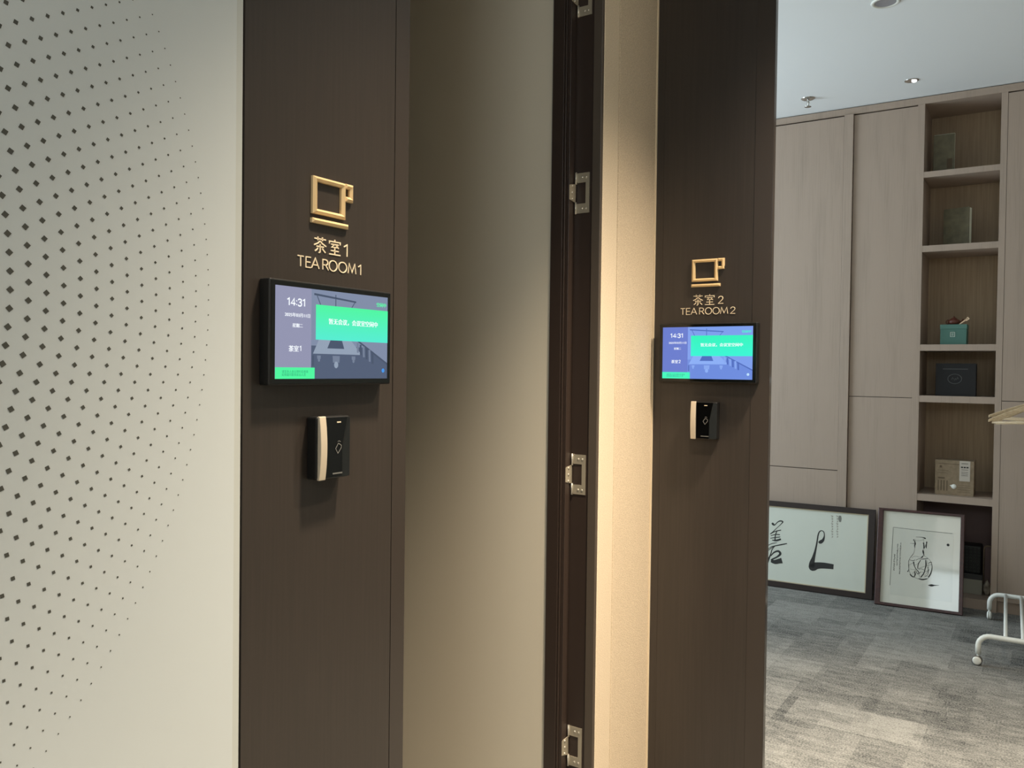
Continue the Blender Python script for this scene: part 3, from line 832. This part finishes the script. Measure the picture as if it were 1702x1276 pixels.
# pale wooden tag propped beside the teapot
tg = Vector((-0.437, Yg + 0.012, tz))
t = empty('tea_scoop', tg, 0, 'pale tag with a dark hole leaning beside the clay teapot', 'tag')
m = MB()
for pts in ([(-0.030, 0.002), (-0.024, -0.0005 + 0.001), (0.006, 0.022), (0.001, 0.028)],):
    m.prism([(tg.x + a, tg.y, tg.z + b) for a, b in pts], (0, 0.003, 0))
o_ = [(0.000, 0.024), (0.009, 0.019), (0.027, 0.032), (0.016, 0.045)]; i_ = [(0.008, 0.029), (0.012, 0.027), (0.018, 0.032), (0.014, 0.036)]
for k in range(4):
    j = (k + 1) % 4
    m.prism([(tg.x + p[0], tg.y, tg.z + p[1]) for p in (o_[k], o_[j], i_[j], i_[k])], (0, 0.003, 0))
build('tag_plate', m, M['palewood'], t)
# black presentation box
t = empty('presentation_box', (-0.477, Yg, ST[3]), 0, 'black flat box with a grey ring emblem on the fourth shelf', 'box')
m = MB(); m.box(-0.5865, -0.3685, Yg, Yg + 0.07, ST[3], ST[3] + 0.198)
build('box_body', m, M['blackbox'], t, bevel=0.002)
m = MB()
m.tube([(-0.4815 + 0.037 * cos(2 * pi * k / 32), Yg, ST[3] + 0.104 + 0.029 * sin(2 * pi * k / 32)) for k in range(32)], 0.0022, 6, closed=True)
for a, b, zz in ((-0.500, -0.488, 0.106), (-0.484, -0.474, 0.101), (-0.472, -0.462, 0.107)):
    m.ribbon([(a, zz - 0.006), ((a + b) / 2, zz + 0.007), (b, zz - 0.004)], 0.003, Vector((0, Yg - 0.0002, ST[3])), UXL, UZL, UNL, 0.0008)
build('ring_emblem', m, M['ring'], t)
m = MB(); m.box(-0.548, -0.412, Yg - 0.0006, Yg, ST[3] + 0.162, ST[3] + 0.166)
build('lid_seam', m, M['ring'], t)
# cardboard parcel
t = empty('cardboard_box', (-0.473, Yg, ST[4]), 0, 'brown cardboard box with white label and round button on the lowest shelf', 'box')
zb = ST[4]
m = MB(); m.box(-0.578, -0.368, Yg, Yg + 0.12, zb, zb + 0.212)
build('box_body', m, M['kraft'], t, bevel=0.002)
m = MB()
for (xa, xb, za, zc) in ((-0.560, -0.390, 0.188, 0.191), (-0.553, -0.541, 0.165, 0.178), (-0.560, -0.525, 0.098, 0.106), (-0.565, -0.505, 0.148, 0.150), (-0.565, -0.520, 0.132, 0.134)):
    m.box(xa, xb, Yg - 0.0006, Yg + 0.001, zb + za, zb + zc)
build('printed_lines', m, M['kraftdark'], t)
m = MB()
for k in range(4):
    m.box(-0.562 + k * 0.016, -0.557 + k * 0.016, Yg - 0.0006, Yg + 0.001, zb + 0.025, zb + 0.088)
build('printed_columns', m, M['kraftdark'], t)
m = MB()
for k in range(4):
    m.box(-0.455, -0.385, Yg - 0.0006, Yg + 0.001, zb + 0.022 + k * 0.014, zb + 0.0235 + k * 0.014)
build('printed_lines', m, M['kraftdark'], t)
m = MB(); m.box(-0.446, -0.389, Yg - 0.0015, Yg + 0.001, zb + 0.090, zb + 0.212)
lb = build('label', m, M['labelwhite'], t, label='white paper label')
m = MB()
for k in range(3): m.box(-0.438 + k * 0.0145, -0.427 + k * 0.0145, Yg - 0.0022, Yg - 0.0014, zb + 0.170, zb + 0.178)
for za, zc in ((0.195, 0.198), (0.158, 0.160), (0.143, 0.145), (0.133, 0.135), (0.123, 0.125)):
    m.box(-0.436, -0.400, Yg - 0.0022, Yg - 0.0014, zb + za, zb + zc)
build('label_print', m, M['ink'], lb)
m = MB(); m.lathe([(0, -0.004), (0.012, -0.0035), (0.0145, 0.0)], (-0.474, Yg, zb + 0.054), 'y', 24)
build('round_button', m, M['whitemetal'], t)
m = MB(); m.prism([(-0.497, Yg - 0.003, zb + 0.060), (-0.488, Yg - 0.003, zb + 0.052), (-0.484, Yg - 0.003, zb + 0.064)], (0, 0.003, 0))
build('button_clasp', m, M['whitemetal'], t)
# bottom compartment
Yn = 5.80
t = empty('speaker_box', (-0.40, Yn, 0.18), 0, 'black grille speaker standing on the grey box in the bottom compartment', 'speaker')
m = MB(); m.box(-0.46, -0.326, Yn, Yn + 0.13, 0.182, 0.352)
build('speaker_body', m, M['mesh'], t, bevel=0.008, seg=3)
m = MB()
for i in range(6):
    for j in range(8):
        m.lathe([(0.0045, -0.001), (0.0062, 0.0)], (-0.447 + i * 0.0215, Yn - 0.0002, 0.198 + j * 0.0195), 'y', 8)
build('grille', m, M['meshdot'], t)
t = empty('grey_box', (-0.38, Yn, 0.06), 0, 'pale grey box under the black speaker in the bottom compartment', 'box')
m = MB(); m.box(-0.46, -0.318, Yn - 0.01, Yn + 0.15, 0.0605, 0.150)
build('box_body', m, M['greybox'], t, bevel=0.002)
m = MB(); m.box(-0.461, -0.317, Yn - 0.012, Yn + 0.152, 0.150, 0.1815)
build('lid', m, M['lampblack'], t, bevel=0.002)
t = empty('folded_panel', (-0.295, Yn + 0.05, 0.06), 0, 'dark board with pale tube edge upright beside the black speaker', 'board')
m = MB(); m.box(-0.309, -0.271, Yn + 0.06, Yn + 0.075, 0.0605, 0.345)
build('board', m, M['nichedark'], t)
m = MB(); m.tube([(-0.3155, Yn + 0.05, 0.0605), (-0.3155, Yn + 0.05, 0.33), (-0.311, Yn + 0.05, 0.345), (-0.300, Yn + 0.05, 0.352), (-0.272, Yn + 0.05, 0.352)], 0.004, 8)
build('edge_tube', m, M['kraft'], t)
t = empty('plastic_bag', (-0.293, Yn, 0.06), 0, 'crumpled pale bag in the bottom compartment beside the grey box', 'bag')
m = MB()
rr = random.Random(3); n, k = 14, 8; rows = []
for i in range(k + 1):
    u = i / k; rad_ = 0.020 * (sin(pi * min(u * 0.85 + 0.15, 1.0))) + 0.002
    rows.append([Vector((-0.293 + rad_ * cos(2 * pi * j / n) * rr.uniform(.8, 1.15), Yn + 0.01 + rad_ * 0.9 * sin(2 * pi * j / n) * rr.uniform(.8, 1.15), 0.0605 + 0.095 * u)) for j in range(n)])
m.mesh([p for r_ in rows for p in r_], [(i * n + j, i * n + (j + 1) % n, (i + 1) * n + (j + 1) % n, (i + 1) * n + j) for i in range(k) for j in range(n)] + [tuple(range(n)), tuple(range(k * n, k * n + n))], 0, True)
build('bag_body', m, M['bag'], t)

# ------------------------------------------------------------------ framed pictures leaning on the cabinets
class Lean:
    """plane leaning back against the cabinets: a is its foot line, with unit vectors along, up the slope and out of the picture"""
    def __init__(s, foot, toward, h, back):
        s.o = Vector(foot); s.ux = Vector(toward).normalized()
        up = Vector((-s.ux.y, s.ux.x, 0)) * back + Vector((0, 0, h)); s.uz = up.normalized(); s.un = s.ux.cross(s.uz)
        if s.un.y > 0: s.un = -s.un
    def px(s, x, y):
        p = onP(x, y, s.o, s.un) - s.o
        return (p.dot(s.ux), p.dot(s.uz))
    def to(s, a, b, c=0.0):
        return s.o + s.ux * a + s.uz * b + s.un * c
def slab(m, L, a0, a1, b0, b1, c0, c1, mi=0, r=0.0, n=5):
    if r <= 0: pts = [(a0, b0), (a1, b0), (a1, b1), (a0, b1)]
    else:
        pts = []
        for (cx_, cz_, st) in ((a0 + r, b0 + r, pi), (a1 - r, b0 + r, 1.5 * pi), (a1 - r, b1 - r, 0), (a0 + r, b1 - r, 0.5 * pi)):
            pts += [(cx_ + r * cos(st + k * pi / 2 / n), cz_ + r * sin(st + k * pi / 2 / n)) for k in range(n + 1)]
    m.prism([L.to(p[0], p[1], c0) for p in pts], L.un * (c1 - c0), mi)
def frame_ring(m, L, o, i, c0, c1, mi=0):
    (a0, a1, b0, b1), (e0, e1, f0, f1) = o, i
    O = [(a0, b0), (a1, b0), (a1, b1), (a0, b1)]; I = [(e0, f0), (e1, f0), (e1, f1), (e0, f1)]
    for k in range(4):
        j = (k + 1) % 4
        m.prism([L.to(*p, c0) for p in (O[k], O[j], I[j], I[k])], L.un * (c1 - c0), mi)

# calligraphy
L1 = Lean((-0.873, 5.513, 0.0), (1, 0.045, 0), 0.54, 0.095)
def z3(zx, zy): return L1.px(1260 + zx / 7.09, 830 + zy / 7.09)
tr = L1.px(1454, 847); br = L1.px(1452, 997.5)
H1 = tr[1]
itr = z3(1302, 185); ibr = z3(1268, 1112); itl = z3(125, 65)
a1 = (tr[0] + br[0]) / 2
ia1 = (itr[0] + ibr[0]) / 2; ib0 = ibr[1] + 0.004; ib1 = (itr[1] + itl[1]) / 2
A0 = a1 - 1.25; IA0 = A0 + (a1 - ia1)
t = empty('framed_calligraphy', (-1.4, 5.53, 0), 0, 'wide dark framed brush calligraphy leaning against the cabinets', 'picture')
m = MB(); frame_ring(m, L1, (A0, a1, 0.001, H1), (IA0, ia1, ib0, ib1), -0.012, 0.012)
build('frame', m, M['framedark'], t, bevel=0.002)
m = MB(); slab(m, L1, A0 + 0.012, a1 - 0.012, 0.012, H1 - 0.012, -0.011, 0.001)
pp = build('calligraphy_sheet', m, M['paper'], t)
m = MB(); frame_ring(m, L1, (IA0 + 0.0005, ia1 - 0.0005, ib0 + 0.0005, ib1 - 0.0005), (IA0 + 0.006, ia1 - 0.006, ib0 + 0.006, ib1 - 0.006), 0.0, 0.006)
build('inner_slip', m, M['goldline'], t)
def inkline(m, L, z, pts, scale, c=0.0015, mi=0):
    P = []; W = []
    pts = [p if len(p) == 3 else (p[0], p[1], pts[0][2]) for p in pts]
    # smooth the traced line
    Q = []
    for i in range(len(pts) - 1):
        p0 = pts[max(i - 1, 0)]; p1 = pts[i]; p2 = pts[i + 1]; p3 = pts[min(i + 2, len(pts) - 1)]
        for k in range(5):
            u = k / 5
            Q.append(tuple(0.5 * ((2 * p1[d]) + (-p0[d] + p2[d]) * u + (2 * p0[d] - 5 * p1[d] + 4 * p2[d] - p3[d]) * u * u + (-p0[d] + 3 * p1[d] - 3 * p2[d] + p3[d]) * u ** 3) for d in range(3)))
    Q.append(pts[-1])
    for q in Q:
        P.append(z(q[0], q[1])); W.append(max(q[2], 1.0) * scale)
    keep = [0]
    for i in range(1, len(P)):
        if (Vector(P[i]) - Vector(P[keep[-1]])).length > 0.0004: keep.append(i)
    if len(keep) < 2: return
    m.ribbon([P[i] for i in keep], [W[i] for i in keep], L.o + L.un * c, L.ux, L.uz, L.un, 0.0, mi)
S1 = 0.0041 / 7.09
STROKES_A = (
    [(165, 275, 18), (178, 290, 26), (196, 300, 12), (228, 268, 10), (262, 252, 14), (292, 262, 14), (270, 290, 8), (222, 335, 7), (175, 380, 8), (145, 405, 8), (200, 376, 10), (272, 360, 11)],
    [(150, 425, 8), (205, 412, 10), (258, 414, 12)], [(145, 456, 8), (200, 448, 10), (262, 440, 10)], [(225, 365, 10), (205, 420, 12), (200, 480, 14)],
    [(165, 478, 8), (215, 482, 20), (270, 466, 20)], [(105, 548, 6), (160, 520, 8), (222, 508, 6)], [(112, 592, 5), (150, 560, 8), (200, 546, 10), (280, 530, 14), (342, 518, 10)],
    [(200, 545, 8), (165, 590, 10), (150, 640, 12), (125, 700, 20), (105, 745, 22), (70, 772, 4)], [(120, 600, 6), (160, 570, 8), (205, 540, 6)],
    [(150, 665, 10), (190, 622, 16), (240, 608, 22), (262, 640, 26), (225, 675, 18), (165, 705, 16), (152, 716, 10)],
    [(152, 722, 30), (200, 735, 46), (250, 725, 54), (282, 718, 62)],
    )
STROKES_B = (
    [(712, 500, 16), (735, 500, 38), (765, 478, 28), (781, 430, 12), (776, 385, 10), (752, 367, 9), (725, 378, 12), (708, 420, 14), (695, 500, 15), (678, 590, 20), (655, 680, 34), (635, 750, 56), (630, 800, 62)],
    [(608, 770, 30), (640, 790, 92), (700, 778, 72), (780, 778, 64), (890, 792, 54)],
    )
for strokes in (STROKES_A, STROKES_B):
    m = MB()
    for s in strokes: inkline(m, L1, z3, s, S1)
    build('brush_character', m, M['ink'], pp)
m = MB(); inkline(m, L1, z3, [(966, 190, 22), (965, 225, 34), (968, 265, 18)], S1)
for k in range(9):
    for j in range(2):
        yy = 190 + k * 30
        inkline(m, L1, z3, [(860 + j * 60 + (k % 3) * 6, yy, 8), (880 + j * 60, yy + 8, 10), (868 + j * 60, yy + 18, 6)], S1, 0.0015, 1)
build('seal_marks', m, [M['inkgrey'], M['inkpale']], pp)

# vase drawing
LL = Lean((-0.849, 5.433, 0.0), (0.446, 0.030, 0), 0.56, 0.16)
def z8(zx, zy): return LL.px(1440 + zx / 6.078, 830 + zy / 6.078)
def z6(zx, zy): return LL.px(1480 + zx / 12.76, 880 + zy / 12.76)
otl = z8(125, 68); otr = z8(1001, 170); obr = z8(968, 1195); obl = z8(80, 1062)
itl = z8(182, 105); itr = z8(965, 185); ibl = z8(133, 1025); ibr = z8(918, 1140)
f0, f1 = (otl[0] + obl[0]) / 2, (otr[0] + obr[0]) / 2
fh = (otl[1] + otr[1]) / 2
g0, g1 = (itl[0] + ibl[0]) / 2, (itr[0] + ibr[0]) / 2; gb, gt = (ibl[1] + ibr[1]) / 2, (itl[1] + itr[1]) / 2
g1 = min(g1, f1 - 0.012)
t = empty('framed_drawing', (-0.62, 5.45, 0), 0, 'red-brown framed ink drawing of a vase leaning by the open shelves', 'picture')
m = MB(); frame_ring(m, LL, (f0, f1, 0.001, fh), (g0, g1, gb, gt), -0.016, 0.014)
build('frame', m, M['framered'], t, bevel=0.004, seg=3)
m = MB(); slab(m, LL, f0 + 0.006, f1 - 0.006, 0.006, fh - 0.006, -0.015, 0.001)
mat_o = build('mat_board', m, M['paper2'], t)
b0 = z8(272, 280); b1 = z8(238, 865)
m = MB(); slab(m, LL, (b0[0] + b1[0]) / 2, g1 - 0.035, gb + 0.05, b0[1], 0.001, 0.0016)
dr_ = build('drawing_sheet', m, M['paperdraw'], t)
S2 = 0.0041 / 12.76
m = MB()
inkline(m, LL, z8, [(272, 280, 4), (255, 570, 4), (238, 865, 4)], 0.0041 / 6.078, 0.0022, 1)
inkline(m, LL, z8, [(272, 280, 4), (560, 312, 4), (870, 345, 4)], 0.0041 / 6.078, 0.0022, 1)
rr = random.Random(5)
for (xa, ya, xb, yb) in ((90, 515, 72, 880), (155, 305, 138, 770), (215, 280, 195, 960)):
    nn = int((yb - ya) / 24)
    for k in range(nn):
        u = k / nn; x = xa + (xb - xa) * u; y = ya + (yb - ya) * u
        for _ in range(3):
            dx, dy = rr.uniform(-9, 9), rr.uniform(0, 12)
            inkline(m, LL, z6, [(x + dx - 8, y + dy, 6), (x + dx + 8, y + dy + rr.uniform(-5, 7), 6)], S2, 0.0022)
for s in (
    [(540, 155, 5), (640, 160, 7), (700, 170, 14), (735, 185, 26), (750, 182, 12)], [(480, 220, 10), (505, 218, 24)], [(500, 215, 6), (525, 290, 22), (515, 340, 16), (520, 390, 6)], [(415, 290, 3), (480, 296, 6), (540, 295, 14)],
    [(690, 290, 20), (715, 285, 24)], [(705, 300, 14), (715, 380, 24), (705, 400, 10)], [(690, 430, 10), (695, 470, 26), (710, 550, 8)], [(770, 255, 22), (765, 300, 16), (755, 350, 24), (760, 400, 6)],
    [(480, 520, 8), (445, 565, 6), (410, 610, 5), (385, 680, 8), (390, 760, 8), (385, 860, 8), (360, 890, 22)], [(410, 940, 8), (440, 975, 18), (480, 1000, 16), (520, 990, 10)],
    [(490, 680, 20), (505, 760, 14), (540, 830, 12), (590, 890, 14), (600, 930, 8)], [(640, 650, 8), (595, 720, 12), (580, 790, 12), (582, 835, 8)],
    [(745, 640, 10), (755, 750, 22), (735, 830, 14), (710, 920, 16), (645, 1010, 18)], [(595, 1040, 14), (680, 1058, 24), (780, 1042, 14)],
    [(800, 720, 6), (850, 690, 10), (880, 700, 6)], [(860, 690, 5), (880, 800, 6), (850, 930, 14), (805, 1010, 20)], [(510, 880, 12), (525, 950, 20), (500, 1000, 8)],
    [(540, 650, 6), (600, 620, 6), (680, 625, 12), (800, 612, 10)], [(600, 840, 6), (660, 830, 6), (720, 860, 6)], [(790, 790, 6), (805, 860, 8), (790, 960, 6), (720, 1000, 6)], [(410, 640, 6), (480, 660, 8), (520, 640, 6)],
    [(540, 870, 8), (580, 940, 10), (640, 900, 8)], [(640, 590, 6), (670, 585, 22), (700, 545, 6)],
    [(800, 1180, 6), (870, 1182, 40), (940, 1182, 16), (1030, 1182, 5)]):
    inkline(m, LL, z6, s, S2, 0.0022)
for s in (
    [(530, 215, 4), (520, 330, 4), (508, 450, 4), (480, 520, 5)], [(700, 195, 4), (706, 330, 5), (698, 450, 5), (722, 560, 5)], [(500, 212, 4), (600, 238, 3), (700, 212, 4)],
    [(480, 520, 5), (410, 610, 6), (384, 720, 6), (390, 830, 6), (420, 930, 7), (490, 1002, 7), (600, 1046, 7), (700, 1060, 7), (790, 1035, 7), (850, 960, 6), (884, 850, 6), (878, 730, 5), (820, 630, 5), (722, 560, 5)],
    [(450, 600, 4), (520, 562, 4), (640, 592, 5)], [(400, 750, 4), (450, 720, 5), (500, 700, 5)], [(500, 760, 5), (580, 720, 4), (640, 640, 5)], [(590, 830, 5), (660, 800, 5), (750, 770, 6), (870, 740, 5)],
    [(540, 850, 5), (500, 900, 5), (470, 935, 5)], [(620, 900, 5), (720, 900, 5), (830, 850, 5)], [(590, 900, 6), (620, 1000, 5), (650, 1040, 5)], [(700, 950, 5), (760, 985, 5), (800, 1000, 5)], [(420, 830, 4), (480, 850, 4), (540, 835, 4)], [(760, 640, 4), (800, 760, 5), (790, 880, 5), (740, 960, 5)]):
    inkline(m, LL, z6, s, S2 * 1.1, 0.0022, 1)
inkline(m, LL, z8, [(812, 462, 10), (825, 460, 26), (838, 466, 10)], 0.0041 / 6.078, 0.0022)
build('ink_lines', m, [M['ink'], M['inkgrey']], dr_)

# ------------------------------------------------------------------ white garment rack with wooden hangers
t = empty('garment_rack', (-0.03, 5.03, 0), 0, 'white tubular rolling garment rack standing in front of the cabinets', 'garment rack')
def foot(Y):
    zc = 0.147; xl, xr = -0.262, 0.202
    pts = [(xl, Y, 0.056), (xl, Y, 0.095)]
    pts += [(xl + 0.052 - 0.052 * cos(a * pi / 12), Y, 0.095 + 0.052 * sin(a * pi / 12)) for a in range(1, 7)]
    pts += [(xr - 0.052 + 0.052 * sin(a * pi / 12), Y, 0.095 + 0.052 * cos(a * pi / 12)) for a in range(0, 6)]
    pts += [(xr, Y, 0.095), (xr, Y, 0.056)]
    m = MB(); m.tube(pts, 0.0125, 14)
    f = build('foot_bar', m, M['whitemetal'], t)
    return f
def caster(x, Y, s):
    cx_ = x - 0.004
    m = MB(); m.tube([(x, Y, 0.030), (x, Y, 0.062)], 0.006, 10)
    if s < 0:
        for d in (-1, 1):
            m.lathe([(0.0, d * 0.004), (0.012, d * 0.004), (0.019, d * 0.002), (0.020, -d * 0.002), (0.020, -d * 0.007)], (x + d * 0.008, Y, 0.0235), 'x', 20)
        c_ = build('caster', m, M['whitemetal'], t)
        m = MB()
        for xx in (-0.0075, 0.0015): m.lathe([(0.016, 0.0), (0.0225, 0.0), (0.0235, 0.003), (0.0225, 0.006), (0.016, 0.006)], (x + xx, Y, 0.0235), 'x', 20)
        build('tyre', m, M['whitemetal'], c_)
        return
    m.lathe([(0.0, -0.004), (0.012, -0.004), (0.019, -0.002), (0.020, 0.004), (0.020, 0.010)], (cx_, Y - 0.012, 0.0235), 'y', 20)
    m.lathe([(0.0, 0.004), (0.012, 0.004), (0.019, 0.002), (0.020, -0.004), (0.020, -0.010)], (cx_, Y + 0.012, 0.0235), 'y', 20)
    c_ = build('caster', m, M['whitemetal'], t)
    m = MB()
    for yy in (-0.011, 0.003): m.lathe([(0.016, 0.0), (0.0225, 0.0), (0.0235, 0.003), (0.0225, 0.008), (0.016, 0.008)], (cx_, Y + yy, 0.0235), 'y', 20)
    build('tyre', m, M['greywheel'], c_)
FYa, FYb = 4.58, 5.48
for Y in (FYa, FYb):
    foot(Y)
    for x in (-0.262, 0.202): caster(x, Y, 1 if Y == FYa else -1)
for xa, xb in ((-0.150, -0.183), (-0.078, -0.108)):
    m = MB(); m.tube([(xa, FYa, 0.150), (xb, FYb, 0.150)], 0.0085, 12)
    build('base_rod', m, M['whitemetal'], t)
for Y in (FYa, FYb):
    m = MB(); m.tube([(-0.03, Y, 0.15), (-0.03, Y, 1.355)], 0.0125, 14)
    build('upright', m, M['whitemetal'], t)
m = MB(); m.tube([(-0.03, FYa - 0.06, 1.355), (-0.03, FYb + 0.06, 1.355)], 0.0125, 14)
build('hanging_rail', m, M['whitemetal'], t)

def hanger_proto():
    """wooden coat hanger hanging from the rail: the empty sits at the hook's top, arms along local x"""
    t = empty('coat_hanger', (0, 0, 0), 0, 'x', 'hanger', 'wooden hangers on the garment rack')
    m = MB()
    # shaped shoulders: flat curved wood
    N_ = 14
    top = []; bot = []
    for k in range(-N_, N_ + 1):
        u = k / N_
        x = 0.215 * u; z = -0.095 - 0.088 * abs(u) ** 1.25
        hgt = 0.026 - 0.012 * abs(u)
        y = -0.02 * (u * u)
        top.append(Vector((x, y, z))); bot.append(Vector((x, y, z - hgt)))
    for k in range(2 * N_):
        for dy in (0,):
            a, b, c_, d = top[k], top[k + 1], bot[k + 1], bot[k]
            m.prism([a, b, c_, d], (0, 0.012, 0))
    build('shoulders', m, M['hangerwood'], t, True, bevel=0.003)
    m = MB(); m.tube([(-0.200, -0.010, -0.196), (0.200, -0.010, -0.196)], 0.006, 10)
    build('trouser_bar', m, M['hangerwood'], t, True)
    m = MB()
    pts = [(0.0, 0.004, -0.098), (0.0, 0.004, -0.055)] + [(0.022 * cos(a) - 0.002 + 0.002, 0.004, -0.026 + 0.028 * sin(a)) for a in [(-90 + 20 * q) * pi / 180 for q in range(0, 14)]]
    m.tube(pts, 0.0018, 8)
    build('hook', m, M['chrome'], t, True)
    return t
H0 = hanger_proto()
def copy_tree(o, parent=None):
    c_ = o.copy(); COL.objects.link(c_); c_.parent = parent
    for ch in o.children: copy_tree(ch, c_)
    return c_
hz = 1.3672
places = [(4.66, 0.04, 0.0, 0.0, 'nearest pale wooden hanger on the white garment rack'), (4.76, -0.12, 0.0, -0.055, 'second pale wooden hanger from the front on the white rack'),
          (4.87, 0.10, 0.0, 0.06, 'third pale wooden hanger from the front on the white rack'), (4.97, -0.08, 0.0, -0.10, 'fourth pale wooden hanger from the front on the white rack'),
          (5.08, 0.14, 0.0, 0.03, 'fifth pale wooden hanger, the farthest back on the white rack')]
for i, (yy, rz_, dx, ry_, lab) in enumerate(places):
    h = H0 if i == 0 else copy_tree(H0)
    h.location = (-0.03 + dx, yy, hz - (0.0 if i else 0.0)); h.rotation_euler = (0, ry_, rz_)
    h['label'] = lab

# ------------------------------------------------------------------ ceiling fittings
def downlight(x, y, r, label, lit=False, bright=False):
    t = empty('ceiling_downlight', (x, y, CEIL), 0, label, 'downlight', 'recessed ceiling downlights')
    m = MB(); m.lathe([(r, 0.0), (r, -0.004), (r * 0.93, -0.007), (r * 0.78, -0.005), (r * 0.70, 0.0)], (x, y, CEIL - 0.0003), 'z', 32)
    build('trim_ring', m, M['whitemetal'], t)
    m = MB(); m.lathe([(r * 0.74, -0.003), (r * 0.55, -0.0015), (r * 0.30, -0.0008), (0.0, -0.0008)], (x, y, CEIL - 0.0003), 'z', 32)
    build('lens', m, M['lampglass'] if bright else (emi('lamp_glow', (1.0, 0.85, 0.65, 1), 6.0) if lit else M['greylens']), t)
    return t
M['greylens'] = mat('unlit_lamp_lens', lin(150, 150, 156), 0.25)
downlight(-0.663, 4.133, 0.062, 'large white ringed downlight nearest the top edge of the ceiling')
for i, (x_, y_, p_, b_) in enumerate(DOWNLIGHTS):
    downlight(x_, y_, 0.05, ('lit corridor downlight beside the first brown panel', 'lit corridor downlight before the open door', 'lit corridor downlight in front of the second brown panel', 'lit downlight added out of view to brighten the tea room floor')[i], lit=True)
t = empty('ceiling_spotlight', (-0.704, 5.311, CEIL), 0, 'small chrome spotlight with a bright glint near the open shelves', 'spotlight')
m = MB(); m.lathe([(0.038, 0.0), (0.038, -0.003), (0.032, -0.004), (0.024, -0.002), (0.0, -0.001)], (-0.704, 5.311, CEIL - 0.0003), 'z', 28)
build('trim_ring', m, M['chrome'], t)
m = MB(); m.lathe([(0.015, -0.002), (0.014, -0.009), (0.008, -0.013), (0.0, -0.014)], (-0.690, 5.311, CEIL - 0.0003), 'z', 24)
build('lamp', m, emi('painted_glint', (1, 1, 1, 1), 1.6), t)  # glint on the unlit spotlight, painted as a small glowing cap
sx_, sy_ = -1.29, 5.339
t = empty('fire_sprinkler', (sx_, sy_, CEIL), 0, 'chrome fire sprinkler hanging from the ceiling near the brown panel', 'sprinkler')
m = MB(); m.lathe([(0.042, 0.0), (0.042, -0.002), (0.030, -0.008), (0.012, -0.010), (0.0, -0.010)], (sx_, sy_, CEIL - 0.0003), 'z', 28)
build('escutcheon', m, M['chrome'], t)
m = MB(); m.lathe([(0.006, -0.008), (0.006, -0.020), (0.0035, -0.026), (0.003, -0.048), (0.0, -0.05)], (sx_, sy_, CEIL), 'z', 14)
for s in (-1, 1):
    m.tube([(sx_ + s * 0.006, sy_, CEIL - 0.02), (sx_ + s * 0.010, sy_, CEIL - 0.034), (sx_ + s * 0.003, sy_, CEIL - 0.048)], 0.0015, 6)
build('nozzle', m, M['chrome'], t)
m = MB(); m.lathe([(0.0, -0.0485), (0.019, -0.0495), (0.020, -0.052), (0.0, -0.053)], (sx_, sy_, CEIL), 'z', 20)
build('deflector', m, M['chrome'], t)
